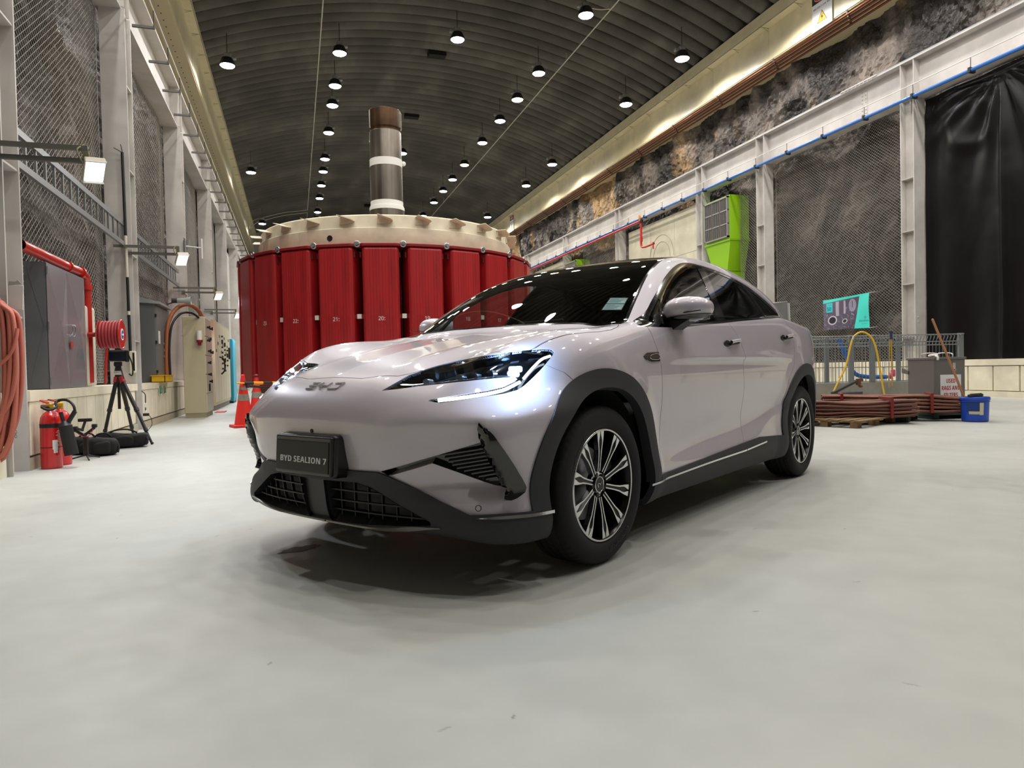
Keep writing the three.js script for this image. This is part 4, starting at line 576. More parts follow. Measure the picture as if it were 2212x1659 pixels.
  const word = (s, size, r, mid, font = 'sans') => { const g = textGeo(s, size, 0.0014, font); const p = g.attributes.position; for (let i = 0; i < p.count; i++) { const x = p.getX(i), y = p.getY(i), z = p.getZ(i), rr = r + y, t = mid + x / r; p.setXYZ(i, 0.1155 + z, rr * Math.cos(t), -rr * Math.sin(t)); } g.computeVertexNormals(); return g; };
  const letters = new MB().add(word('EcoContact 6', 0.021, 0.276, -0.95, 'reg')).add(word('Continental', 0.024, 0.290, 2.75)).geo();
  for (const [i, [s, a]] of [[1, 0], [-1, 0], [1, -WB], [-1, -WB]].entries()) {
    const w = i ? proto.clone() : proto; w.position.set(s * 0.82, HUB_H, a); if (s < 0) w.rotation.y = PI; if (i > 1) w.rotation.x = s * 0.35; car.add(w);
  }
  for (const w of car.children.filter((c) => c.name === 'wheel')) cpart('tyre_lettering', letters, std(0x2a2a2c, 0.6), w);
  for (const a of [0, -WB]) for (const s of [1, -1]) { const l = new MB().add(new THREE.CylinderGeometry(0.445, 0.445, 0.34, 40, 1, true, PI - 1.72, 3.44).rotateX(PI / 2).rotateY(PI / 2), new THREE.Matrix4().setPosition(s * 0.70, HUB_H, a)); l.build('wheel_well', new THREE.MeshStandardMaterial({ color: 0x070708, roughness: 0.95, side: THREE.DoubleSide }), car); new MB().at(new THREE.CircleGeometry(0.445, 40, -0.15, PI + 0.3), s * 0.535, HUB_H, a, 0, s * PI / 2, 0).build('wheel_well', new THREE.MeshStandardMaterial({ color: 0x0b0b0d, roughness: 0.9, side: THREE.DoubleSide }), car); }
}
// cabin
{
  const SEAT = std(0x202124, 0.85);
  new MB().span(-0.80, 0.24, -3.3, 0.80, 0.3, 0.0).span(-0.82, 0.3, -3.3, -0.80, 1.05, -0.5).span(0.80, 0.3, -3.3, 0.82, 1.05, -0.5).build('cabin_tub', std(0x141416, 0.95), car);
  new MB().rbox(1.56, 0.25, 0.42, 0.06, 0, 0.90, -0.62).rbox(1.4, 0.55, 0.1, 0.03, 0, 0.62, -0.55).rbox(0.34, 0.22, 0.02, 0.01, 0, 1.06, -0.80, -0.15).build('dashboard', std(0x151516, 0.8), car);
  for (const s of [1, -1]) { const g = new THREE.Group(); g.name = 'front_seat'; g.position.set(s * 0.38, 0, -1.55); car.add(g); new MB().rbox(0.52, 0.16, 0.54, 0.06, 0, 0.55, 0.1).build('seat', SEAT, g); new MB().rbox(0.50, 0.62, 0.14, 0.06, 0, 0.88, -0.22, -0.3).build('backrest', SEAT, g); new MB().rbox(0.27, 0.17, 0.09, 0.035, 0, 1.25, -0.34, -0.2).build('headrest', SEAT, g); }
  new MB().rbox(1.3, 0.6, 0.16, 0.06, 0, 0.85, -2.6, -0.35).rbox(1.3, 0.16, 0.5, 0.06, 0, 0.55, -2.3).build('rear_seat', SEAT, car);
  const sw = new MB().at(new THREE.TorusGeometry(0.18, 0.015, 10, 48), -0.38, 0.98, -0.98, -0.45).rod([-0.38, 0.98, -0.98], [-0.38, 0.86, -0.75], 0.03).rbox(0.3, 0.05, 0.03, 0.01, -0.38, 0.98, -0.975, -0.45); sw.build('steering_wheel', std(0x101010, 0.5), car);
  // two stickers on the inside of the windscreen
  const st = canvasTex(256, 256, (g, w, h) => { g.fillStyle = '#17202a'; g.fillRect(0, 0, w, h); for (const y of [8, 134]) { g.fillStyle = '#bfe3ea'; g.fillRect(8, y, 240, 112); g.fillStyle = '#5a8a94'; for (let k = 0; k < 4; k++) g.fillRect(24, y + 18 + k * 22, 110 + 20 * ((k * 7) % 4), 8); g.fillStyle = '#e8f7f4'; g.fillRect(190, y + 60, 46, 40); } });
  const q = [[0.587, 1.258, -0.656], [0.678, 1.253, -0.695], [0.701, 1.178, -0.578], [0.602, 1.182, -0.532]].map(([b, h, a]) => { const n = surfN(b, h, a); return V3(b, h, a).addScaledVector(n, -0.008); });
  const N = 6, P = [], T = [], I = []; for (let j = 0; j <= N; j++) for (let i = 0; i <= N; i++) { const p = q[0].clone().lerp(q[1], i / N).lerp(q[3].clone().lerp(q[2], i / N), j / N); P.push(p.x, p.y, p.z); T.push(i / N, 1 - j / N); } for (let j = 0; j < N; j++) for (let i = 0; i < N; i++) { const a = j * (N + 1) + i; I.push(a, a + N + 1, a + 1, a + 1, a + N + 1, a + N + 2); }
  const g = new THREE.BufferGeometry(); g.setAttribute('position', new THREE.Float32BufferAttribute(P, 3)); g.setAttribute('uv', new THREE.Float32BufferAttribute(T, 2)); g.setIndex(I); g.computeVertexNormals(); cpart('windscreen_sticker', g, new THREE.MeshStandardMaterial({ map: st, roughness: 0.6, side: THREE.DoubleSide }), car);
}
// ---------------------------------------------------------------- the generator rotor
{
  const RC2 = [2.261, 0, -17.353], R = 3.46, N = 24, t = thing('generator_rotor', 'huge generator rotor with red pole blocks around a cream ring and an upright steel shaft', 'rotor', RC2);
  const redTex = dataTex(256, (u, v) => { const s = Math.abs(((u * 12) % 1) - 0.5) < 0.045 ? 0.62 : 1, n = 0.86 + 0.22 * tfbm(u, v * 0.4, 8, 3, 4) + 0.10 * Math.pow(tnoise(u, v, 90, 5), 5); return [s * n, s * n, s * n]; });
  const RED = std(0xa71f23, 0.36, 0, { map: redTex }), REDP = std(0x86151a, 0.4), DKRED = std(0x4a0a0e, 0.5), CREAMR = std(0xf2e8cf, 0.55, 0, { map: rep(grimeTex, 0.5, 0.5) }), SIL = std(0xb9bbbc, 0.3, 0.9), TAG = std(0xd9d7d0, 0.5);
  new MB().cyl(2.80, 2.80, 2.7, 0, 1.98, 0, 0, 0, 0, 72, true).build('rotor_drum', DKRED, t);
  new MB().cyl(3.2, 3.25, 0.12, 0, 0.52, 0, 0, 0, 0, 72).cyl(2.6, 2.6, 0.5, 0, 0.25, 0, 0, 0, 0, 48).build('base_ring', std(0x7d7566, 0.7), t);
  const h = 2.74, w = 0.72, dpt = 0.62, body = new RoundedBoxGeometry(w, h, dpt, 3, 0.075); { const p = body.attributes.position, uv = body.attributes.uv; for (let i = 0; i < p.count; i++) uv.setXY(i, p.getX(i) / w + 0.5, p.getY(i) / h); }
  const capS = new THREE.Shape(); const cw = 0.79, cd = 0.60, cr = 0.10; capS.moveTo(-cw / 2, -cd / 2); capS.lineTo(-cw / 2, cd / 2 - cr); capS.quadraticCurveTo(-cw / 2, cd / 2, -cw / 2 + cr, cd / 2); capS.lineTo(cw / 2 - cr, cd / 2); capS.quadraticCurveTo(cw / 2, cd / 2, cw / 2, cd / 2 - cr); capS.lineTo(cw / 2, -cd / 2); capS.closePath();
  const capG = new THREE.ExtrudeGeometry(capS, { depth: 0.035, bevelEnabled: true, bevelSize: 0.01, bevelThickness: 0.01, bevelSegments: 2 }).rotateX(PI / 2);
  const linkG = new MB().box(0.22, 0.085, 0.05, 0, 0, 0).geo(), tagG = new MB().box(0.085, 0.09, 0.02, 0, 0, 0.03).geo(), boltG = new MB().at(new THREE.TorusGeometry(0.05, 0.02, 8, 16), 0, 0, 0.0).cyl(0.028, 0.028, 0.06, 0, 0, 0.02, PI / 2, 0, 0, 12).geo(), barG = new MB().rod([-0.12, 0, 0], [0.12, 0.0, 0], 0.016).rod([-0.07, -0.13, -0.02], [-0.07, -0.24, -0.02], 0.02).rod([0.05, -0.13, -0.02], [0.05, -0.24, -0.02], 0.02).geo();
  const face = Math.atan2(-RC2[0], -RC2[2]), st = 2 * PI / N, off = face - 0.045;
  for (let k = 0; k < N; k++) {
    const a = off + k * st, g = new THREE.Group(); g.name = 'pole'; g.rotation.y = a; t.add(g);
    const b = new THREE.Mesh(body, RED); b.position.set(0, 0.62 + h / 2, R - dpt / 2); fin(b, 'winding', g);
    const c = new THREE.Mesh(capG, REDP); c.position.set(0, 3.40, R - 0.29); fin(c, 'pole_cap', g); const c2 = new THREE.Mesh(capG, REDP); c2.position.set(0, 0.655, R - 0.29); fin(c2, 'pole_cap', g);
    const g2 = new THREE.Group(); g2.name = 'pole_connector'; g2.rotation.y = a + st / 2; t.add(g2);
    const l = new THREE.Mesh(linkG, REDP); l.position.set(0, 1.98, R - 0.12); fin(l, 'link_bar', g2); const tg = new THREE.Mesh(tagG, TAG); tg.position.set(0, 1.98, R - 0.11); fin(tg, 'link_tag', g2);
    const bo = new THREE.Mesh(boltG, SIL); bo.position.set(0, 3.40, R - 0.02); fin(bo, 'terminal_bolt', g2); const br = new THREE.Mesh(barG, DKRED); br.position.set(0, 3.38, R - 0.06); fin(br, 'terminal_bar', g2);
  }
  for (const [k, s] of [[0, '20:'], [1, '19'], [-1, '21:'], [-2, '22:'], [-3, '23'], [2, '18'], [3, '17']]) { const a = off + k * st, m = new THREE.Mesh(textGeo(s, 0.075, 0.002, 'reg'), std(0xe2dcd6, 0.8)); m.rotation.y = a; m.position.set(Math.sin(a) * (R + 0.001) + 0.0, 1.93, Math.cos(a) * (R + 0.001)); fin(m, 'chalk_number', t); }
  // cream ring with fan blades
  new MB().lathe([[2.72, 3.38], [2.93, 3.42], [3.0, 3.50], [3.0, 3.80], [2.985, 3.82], [2.94, 3.825], [2.94, 4.06], [2.92, 4.09], [2.2, 4.09], [2.2, 4.04], [0.6, 4.0], [0.5, 4.0]], 120).build('rotor_ring', CREAMR, t);
  const bl = new THREE.Shape([[-0.16, 0], [0.16, 0], [0.16, 0.16], [0.11, 0.24], [-0.16, 0.24]].map((p) => new THREE.Vector2(...p))), blG = new THREE.ExtrudeGeometry(bl, { depth: 0.014, bevelEnabled: false }).rotateX(PI / 2).translate(0, 0.007, 0), foot = new MB().ext([[-0.13, 0], [0.13, 0], [0.13, -0.05], [-0.13, -0.16]], 0.012).geo();
  for (let k = 0; k < N; k++) { const g = new THREE.Group(); g.name = 'fan_blade'; g.rotation.y = off + k * st + 0.03; t.add(g); const q = new THREE.Group(); q.name = 'blade'; const m = new THREE.Mesh(blG, CREAMR); m.position.set(0, 4.0, 2.93); m.rotation.z = -0.32; fin(m, 'blade', g); const f = new THREE.Mesh(foot, CREAMR); f.position.set(0, 4.0, 2.945); f.rotation.z = -0.32; fin(f, 'blade_foot', g); new MB().cyl(0.028, 0.028, 0.02, 0.02, 3.945, 2.965, PI / 2, 0, 0, 12).build('bolt', CREAMR, g); }
  new MB().at(new THREE.TorusGeometry(0.05, 0.012, 8, 20), Math.sin(face - 0.40) * 3.0, 3.62, Math.cos(face - 0.40) * 3.0, 0, face - 0.40, 0).cyl(0.045, 0.045, 0.02, Math.sin(face - 0.40) * 2.996, 3.62, Math.cos(face - 0.40) * 2.996, PI / 2, 0, -(face - 0.40), 16).build('port_hole', std(0x141210, 0.8), t);
  // shaft
  const shTex = dataTex(512, (u, v) => { const n = 0.55 + 0.5 * Math.pow(tfbm(u, v * 0.02, 24, 41, 4), 1.5) + 0.25 * (tfbm(u, v, 10, 61, 4) - 0.5); return [n, n * 0.975, n * 0.94]; });
  const SH = phys(0xa7a29b, 0.34, 0.85, { map: shTex }), BR = phys(0x6b5138, 0.42, 0.7, { map: shTex }), WH = std(0xd9d9d6, 0.7);
  const sec = (n, m, P) => new MB().lathe(P, 64).build(n, m, t, { keepUV: true });
  sec('shaft', SH, [[0.42, 4.0], [0.42, 4.86], [0.405, 4.90], [0.39, 4.92], [0.39, 6.05], [0.385, 6.06], [0.385, 6.70], [0.37, 6.72], [0.355, 6.73]]); sec('shaft_band', WH, [[0.424, 4.80], [0.424, 4.87], [0.408, 4.91], [0.394, 4.93], [0.394, 5.02]]); sec('shaft_band', WH, [[0.394, 5.86], [0.3945, 5.87], [0.3945, 6.04]]);
  sec('shaft_neck', BR, [[0.355, 6.73], [0.355, 6.80], [0.385, 6.81], [0.385, 7.22], [0.375, 7.235], [0, 7.24]]); new MB().at(new THREE.SphereGeometry(0.06, 16, 12), 0.42, 5.98, 0.05).build('shaft_lug', WH, t);
  new MB().box(0.03, 0.42, 0.05, -0.375, 7.0, 0.08, 0, 0, 0.02).box(0.03, 0.42, 0.05, 0.375, 6.98, 0.08, 0, 0, -0.02).build('shaft_clamp', SH, t);
}
// ---------------------------------------------------------------- cones and barrier bars by the rotor
{
  const mk = (label, p) => { const o = thing('traffic_cone', label, 'traffic cone', p, 0.3, 'traffic cones by the rotor'); const R = std(0xd02016, 0.5); new MB().lathe([[0, 0.88], [0.028, 0.88], [0.03, 0.86], [0.155, 0.05], [0.16, 0.04]], 32).build('cone_body', R, o); new MB().rbox(0.40, 0.045, 0.40, 0.012, 0, 0.0225, 0).build('base', std(0xc41e18, 0.55), o); const b = (y0, y1) => { const r = (y) => 0.03 + (0.86 - y) / 0.81 * 0.125 + 0.0025; new MB().lathe([[r(y0), y0], [r(y1), y1]], 32).build('reflective_band', std(0x8d8377, 0.7, 0, { map: rep(grimeTex, 3, 3) }), o); }; b(0.44, 0.55); b(0.62, 0.67); return o; };
  mk('red traffic cone with a worn grey band, nearest the car, holding the striped bar', [-0.84, 0, -12.5]); mk('red traffic cone half hidden by the front of the car, behind the striped bar', [-0.70, 0, -13.9]);
  const bar = thing('barrier_bar', 'yellow and black striped barrier bar running from the first red cone towards the car', 'barrier', [-0.88, 0.735, -12.44], 0); for (let k = 0; k < 9; k++) { const q = [0.05 + k * 0.145, -0.004 * k, -0.12 * k], q2 = [0.05 + (k + 1) * 0.145, -0.004 * (k + 1), -0.12 * (k + 1)]; new MB().rod(q, q2, 0.026, 12).build('stripe', std(k % 2 ? 0xe39a18 : 0x1c1916, 0.5), bar); } new MB().at(new THREE.TorusGeometry(0.05, 0.014, 8, 20), 0.01, 0, 0, PI / 2).build('cone_ring', std(0xe39a18, 0.5), bar);
  const b2 = thing('barrier_bar', 'dark barrier bar hooked on the rear cone beneath the striped bar', 'barrier', [-0.76, 0.68, -12.5]); new MB().rod([0, 0, 0], [0.35, -0.06, -1.3], 0.02, 10).rod([-0.02, 0.01, 0.05], [0.0, 0.0, 0.0], 0.03).build('bar', std(0x2a211d, 0.6), b2); new MB().at(new THREE.TorusGeometry(0.045, 0.013, 8, 20), 0.06, 0.17, -1.4, PI / 2).build('cone_ring', DARKSTEEL, b2);
}
// ---------------------------------------------------------------- left wall, from near to far
{
  const RED = phys(0xc31217, 0.28, 0, { clearcoat: 0.6 }), BLK = std(0x0d0d0e, 0.55);
  const ext = (label, p, turn, horn) => {
    const o = thing('fire_extinguisher', label, 'fire extinguisher', p, turn, 'pair of fire extinguishers');
    new MB().lathe([[0, 0.0], [0.088, 0.0], [0.092, 0.012], [0.092, 0.45], [0.085, 0.50], [0.062, 0.54], [0.032, 0.56], [0.028, 0.585]], 36).build('cylinder', RED, o); new MB().lathe([[0.0928, 0.40], [0.0930, 0.44]], 36).build('black_band', BLK, o); new MB().lathe([[0.0929, 0.205], [0.0929, 0.213]], 36).build('strap', BLK, o);
    new MB().cyl(0.03, 0.03, 0.05, 0, 0.60, 0).rbox(0.05, 0.04, 0.05, 0.01, 0, 0.615, 0.02).build('valve', std(0xc9a227, 0.4, 0.6), o); new MB().bar([-0.01, 0.64, 0.03], [-0.09, 0.665, -0.05], 0.03, 0.012).bar([-0.01, 0.62, 0.03], [-0.08, 0.615, -0.04], 0.028, 0.012).build('handle', std(0xb51a1a, 0.5), o);
    new MB().box(0.045, 0.09, 0.003, 0.055, 0.235, 0.0765, 0, 0.62, 0).box(0.035, 0.05, 0.004, 0.058, 0.18, 0.076, 0, 0.65, 0).build('label', std(0xdedcd6, 0.6), o); new MB().lathe([[0.095, 0.395], [0.096, 0.445]].map(([r, y]) => [r, y - 0.16]), 8).geo();
    if (horn) { const t2 = textGeo('Chubb', 0.036, 0.001), p2 = t2.attributes.position; for (let i = 0; i < p2.count; i++) { const x = p2.getX(i), y = p2.getY(i), a = 0.95 - y / 0.0935; p2.setXYZ(i, 0.0936 * Math.sin(a), 0.30 + x, 0.0936 * Math.cos(a)); } t2.computeVertexNormals(); fin(new THREE.Mesh(t2, new THREE.MeshStandardMaterial({ color: 0xe9e4e0, roughness: 0.6, side: THREE.DoubleSide })), 'lettering', o);
      new MB().tube([[0.0, 0.60, 0.03], [-0.04, 0.605, 0.10], [0.03, 0.575, 0.13], [0.08, 0.60, 0.09], [0.05, 0.64, 0.0], [0.07, 0.66, -0.02], [0.16, 0.66, 0.03], [0.22, 0.61, 0.07], [0.235, 0.55, 0.08]], 0.0125, 60, 10).build('hose', BLK, o);
      new MB().rod([0.235, 0.555, 0.08], [0.16, 0.42, 0.09], 0.021, 12).rod([0.115, 0.55, 0.09], [0.145, 0.42, 0.09], 0.018, 12).build('hose_grip', BLK, o); new MB().add(new THREE.CylinderGeometry(0.058, 0.062, 0.29, 28), new THREE.Matrix4().compose(V3(0.175, 0.275, 0.095), new THREE.Quaternion().setFromEuler(new THREE.Euler(0, 0, 0.16)), V3(1, 1, 1))).add(new THREE.CylinderGeometry(0.02, 0.055, 0.05, 24), new THREE.Matrix4().compose(V3(0.148, 0.44, 0.095), new THREE.Quaternion().setFromEuler(new THREE.Euler(0, 0, 0.16)), V3(1, 1, 1))).build('discharge_horn', std(0x141415, 0.5), o); }
    return o;
  };
  ext('red fire extinguisher nearest the hanging hose, its black horn and hose hanging down', [-2.30, 0, -7.86], 0.0, true); ext('red fire extinguisher half hidden behind the one with the black horn', [-2.295, 0, -8.14], 0.35, false);
  // salmon hose coiled on the nearest column
  const hose = thing('hose_coil', 'long salmon red hose hung in loops on the nearest steel column', 'hose', [-2.50, 1.50, -7.25]); const HM = std(0xb0604f, 0.6), r = rng(12), fix = [];
  for (let k = 0; k < 13; k++) { const w = 0.06 + 0.0115 * k, d = 0.95 + r() * 0.4, z = 0.03 + (k % 4) * 0.034, P = []; for (let i = 0; i < 14; i++) { const a = i / 14 * 2 * PI, y = Math.cos(a), x = Math.sin(a); P.push([x * w * (0.75 + 0.35 * sstep(0.6, -1, y)) + (r() - 0.5) * 0.012, y > 0 ? y * 0.10 - 0.02 * k * 0.3 : y * d, z + (r() - 0.5) * 0.01]); } new MB().tube(P, 0.0195, 90, 10, true).build('hose_loop', HM, hose); }
  new MB().tube([[-0.15, -0.60, 0.16], [0.02, -0.52, 0.17], [0.13, -0.42, 0.165], [0.18, -0.28, 0.15], [0.19, -0.18, 0.13]], 0.0165, 40, 8).build('hose_tail', HM, hose); new MB().rod([0, 0.06, -0.08], [0, 0.06, 0.2], 0.014).build('hook', STEEL, hose);
  const po = thing('document_pouch', 'grey clear document pouch hung on the near column above the salmon hose', 'pouch', [-2.37, 1.63, -7.30]); new MB().rbox(0.115, 0.22, 0.012, 0.004, 0, -0.02, 0, 0, 0, -0.06).build('pouch', std(0xc9c8c2, 0.35), po); new MB().ext([[-0.055, 0.0], [0.05, 0.015], [0.02, 0.05], [0.0, 0.035], [-0.05, 0.04]], 0.006, new THREE.Matrix4().setPosition(0, 0.085, 0)).build('flap', std(0x9b9b98, 0.35), po);
  const ch = thing('chain', 'thin chain with a red ribbon hanging on the near column beside the red extinguishers', 'chain', [-2.41, 0.66, -7.30]); for (let k = 0; k < 15; k++) new MB().at(new THREE.TorusGeometry(0.011, 0.0028, 6, 14), 0, -k * 0.021, 0, 0, k % 2 ? PI / 2 : 0.3, 0, [0.75, 1.2, 0.75]).build('link', STEEL, ch); new MB().tube([[-0.04, -0.08, 0.01], [0.0, -0.07, 0.02], [0.03, -0.085, 0.015], [0.035, -0.11, 0.01]], 0.012, 20, 6).tube([[-0.03, -0.085, 0.015], [0.0, -0.1, 0.02], [0.03, -0.075, 0.01]], 0.011, 16, 6).build('ribbon', std(0xb8202a, 0.6), ch);
  // floodlights on arms
  const LAMPM = new THREE.MeshStandardMaterial({ color: 0x333333, emissive: 0xf2f8ff, emissiveIntensity: 3.2 });
  const flood = (label, z, first) => { const o = thing('floodlight', label, 'floodlight', [-1.72, 2.80, z], 0, 'floodlights along the left wall');
    new MB().box(0.95, 0.04, 0.04, -0.50, 0.16, 0.10).box(0.75, 0.04, 0.04, -0.42, 0.06, 0.04).build('arm', std(0x73736b, 0.5, 0.5), o); new MB().bar([-0.05, 0.16, 0.10], [-0.05, 0.06, 0.04], 0.05, 0.02).tube([[-0.06, 0.2, 0.08], [-0.10, 0.12, 0.16], [-0.05, 0.02, 0.1], [0.02, 0.08, 0.08], [0.05, 0.05, 0.02]], 0.007, 30, 6).build('bracket', std(0x8a8468, 0.6), o);
    const b = new THREE.Group(); b.name = 'lamp_head'; b.position.set(0.0, -0.02, 0.02); b.rotation.set(-0.62, 0.30, 0.30); b.scale.setScalar(0.86); o.add(b); new MB().rbox(0.20, 0.07, 0.30, 0.015, 0, 0.02, 0).rbox(0.12, 0.08, 0.1, 0.015, 0, 0.08, -0.06).build('housing', std(0xcfcbb5, 0.5), b); const gl = new MB().rbox(0.18, 0.012, 0.27, 0.004, 0, -0.02, 0.01).build('lens', LAMPM, b); gl.castShadow = false; for (const q of [0.155, -0.145]) new MB().box(0.20, 0.02, 0.012, 0, -0.022, q).build('lens_frame', std(0xd8d6cc, 0.5), b);
    const s = new THREE.SpotLight(0xf2f7ff, FLOOD_CD, 0, 1.15, 0.6, 2); s.position.set(0.02, -0.12, 0.08); s.target.position.set(1.2, -3, 0.9); s.castShadow = true; s.shadow.radius = 5; o.add(s); o.add(s.target); };
  flood('nearest floodlight on a steel arm in front of the first wire mesh bay', -7.34); flood('second floodlight, on the arm of the column with the black and white pole', -12.56); flood('third floodlight, above the first beige cabinet', -18.21); flood('fourth floodlight, above the row of beige cabinets', -24.11);
  // cable ladder
  const cl = thing('cable_ladder', 'dark galvanised cable ladder running along the mesh behind the nearest floodlight', 'cable tray', [-2.56, 3.0, -7.8]); const CLM = std(0x9a9da0, 0.35, 0.7); for (const y of [0, 0.32]) new MB().span(-0.02, y - 0.035, 0, 0.02, y + 0.035, -10.2).build('rail', CLM, cl); for (let z = -0.15; z > -10; z -= 0.30) new MB().span(-0.012, 0, z, 0.012, 0.32, z - 0.03).build('rung', CLM, cl);
  // grey cabinet
  const gc = thing('steel_cabinet', 'grey steel double door cabinet with creased doors and red label, on the low left wall', 'cabinet', [-2.66, 0.77, -9.05]); const GM = std(0xa2a6ad, 0.27, 0.6), GD = std(0x74767a, 0.45, 0.2);
  new MB().span(0, 0, 0.62, 0.20, 1.33, -0.75).build('body', GD, gc); const W = 0.68;
  const door = (z0, z1) => { const w = z0 - z1, H = 1.32, e = 0.022, g = new THREE.Group(); g.name = 'door'; g.position.set(0.205, 0, z0); gc.add(g); const A = [0, 0, 0], B = [0, 0, -w + 0.006], C = [0, H, -w + 0.006], D = [0, H, 0], M = [e * 1.7, H * 0.5, -w / 2], tri = [A, B, M, B, C, M, C, D, M, D, A, M].flat(), gg = new THREE.BufferGeometry(); gg.setAttribute('position', new THREE.Float32BufferAttribute(tri, 3)); gg.computeVertexNormals(); new MB().add(gg).span(-0.01, 0, 0, 0, H, -w + 0.006).build('door_sheet', GM, g); return g; };
  const d1 = door(0.62, -0.06), d2 = door(-0.06, -0.75); new MB().tube([[0.005, 0.60, -W + 0.05], [0.045, 0.60, -W + 0.05], [0.045, 0.71, -W + 0.05], [0.005, 0.71, -W + 0.05]], 0.006, 24, 6).build('handle', CHROME, d1); new MB().tube([[0.005, 0.59, -0.05], [0.045, 0.59, -0.05], [0.045, 0.71, -0.05], [0.005, 0.71, -0.05]], 0.006, 24, 6).build('handle', CHROME, d2); new MB().box(0.004, 0.075, 0.09, 0.022, 0.49, -0.03).build('label', std(0xa23428, 0.6), d2);
  for (const y of [0.08, 0.66, 1.24]) new MB().cyl(0.012, 0.012, 0.08, 0.21, y, 0.625).build('hinge', GD, gc);
  for (const s of [1, -1]) new MB().bar([0.03, 0.66 - 0.6 * s, 0.622], [0.17, 0.66, 0.622], 0.004, 0.004).build('side_crease', GD, gc);
  // red fire main, white tank and hose reel
  const pipe = thing('fire_pipe', 'red fire main running above the grey cabinet and turning down beside it', 'pipe', [-2.56, 2.175, -7.6]); const PR = phys(0xb9271d, 0.35, 0, { clearcoat: 0.4 }); new MB().tube([[0.06, 0, -0.24], [0.06, 0.0, -1.6], [0.06, 0.0, -2.3], [0.06, -0.03, -2.42], [0.06, -0.14, -2.46], [0.06, -0.5, -2.46], [0.06, -1.36, -2.46]], 0.055, 80, 14).build('pipe', PR, pipe); new MB().cyl(0.075, 0.075, 0.05, 0.06, -0.16, -2.46).cyl(0.075, 0.075, 0.05, 0.06, 0, -2.2, PI / 2).cyl(0.07, 0.07, 0.04, 0.06, 0, -1.7, PI / 2).build('coupling', PR, pipe);
  const tk = thing('backing_board', 'off white backing board behind the red hose reel', 'board', [-2.53, 0.77, -10.12]); new MB().rbox(0.10, 1.02, 0.50, 0.04, 0, 0.51, 0).build('board', std(0xe2ddcb, 0.5), tk);
  const hr = thing('hose_reel', 'red fire hose reel with a blue and white disc beside the grey cabinet', 'hose reel', [-2.30, 1.42, -9.98]); new MB().cyl(0.18, 0.18, 0.012, 0.20, 0, 0, 0, 0, PI / 2, 40).at(new THREE.TorusGeometry(0.18, 0.013, 8, 48), 0.20, 0, 0, 0, PI / 2, 0).build('reel_disc', PR, hr); new MB().cyl(0.18, 0.18, 0.012, -0.04, 0, 0, 0, 0, PI / 2, 40).build('reel_disc', PR, hr);
  for (let k = 0; k < 6; k++) new MB().at(new THREE.TorusGeometry(0.158, 0.019, 10, 48), -0.015 + k * 0.036, 0, 0, 0, PI / 2, 0).build('hose_turn', std(0xa8343a, 0.5), hr); new MB().cyl(0.075, 0.075, 0.005, 0.209, 0, 0, 0, 0, PI / 2, 32).build('disc_label', std(0xe8e8ea, 0.5), hr); new MB().cyl(0.055, 0.055, 0.006, 0.211, 0, 0, 0, 0, PI / 2, 32).build('disc_label', std(0x2b4f9c, 0.5), hr); new MB().box(0.006, 0.022, 0.09, 0.213, 0, 0).build('disc_label', std(0xe8e8ea, 0.5), hr); new MB().tube([[0.05, -0.18, 0.10], [0.04, -0.35, 0.12], [0.03, -0.55, 0.12], [0.02, -0.62, 0.10]], 0.018, 30, 8).rod([-0.2, 0, 0], [-0.1, 0, 0], 0.03).build('feed_pipe', PR, hr);
  // tripod with a camera
  const tp = thing('camera_tripod', 'black tripod with red collars carrying a camera with its screen toward us', 'tripod', [-2.22, 0, -10.3]); const TB = std(0x17181a, 0.45), TR = std(0xb3202a, 0.45); new MB().cyl(0.04, 0.055, 0.10, 0, 0.86, 0).cyl(0.018, 0.018, 0.4, 0, 0.66, 0).build('centre_column', TB, tp);
  for (const [a, kk] of [[0.94, 1], [3.03, 1], [-1.0, 0.42]]) { const lg = new THREE.Group(); lg.name = 'leg'; tp.add(lg); const dx = Math.sin(a) * kk, dz = Math.cos(a) * kk, q = (s, y) => [dx * s, y, dz * s]; new MB().rod(q(0.05, 0.86), q(0.29, 0.45), 0.026, 12).rod(q(0.29, 0.45), q(0.43, 0.19), 0.021, 12).rod(q(0.43, 0.19), q(0.525, 0.02), 0.016, 12).build('tube', TB, lg); new MB().rod(q(0.28, 0.467), q(0.30, 0.43), 0.031, 12).build('lock', std(0x222326, 0.5), lg); new MB().rod(q(0.425, 0.205), q(0.445, 0.17), 0.026, 12).build('lock', std(0x222326, 0.5), lg); new MB().rod(q(0.045, 0.88), q(0.075, 0.81), 0.036, 12).build('collar', TR, lg); new MB().at(new THREE.SphereGeometry(0.02, 10, 8), ...q(0.53, 0.018)).build('foot', TB, lg); }
  new MB().cyl(0.05, 0.05, 0.025, 0, 0.945, 0).build('level_ring', std(0xc9cacb, 0.3, 0.6), tp); new MB().cyl(0.035, 0.045, 0.06, 0, 0.99, 0).rbox(0.09, 0.06, 0.07, 0.012, 0, 1.05, 0).rod([0.03, 1.03, 0.02], [0.09, 0.86, 0.14], 0.008).build('tripod_head', TB, tp);
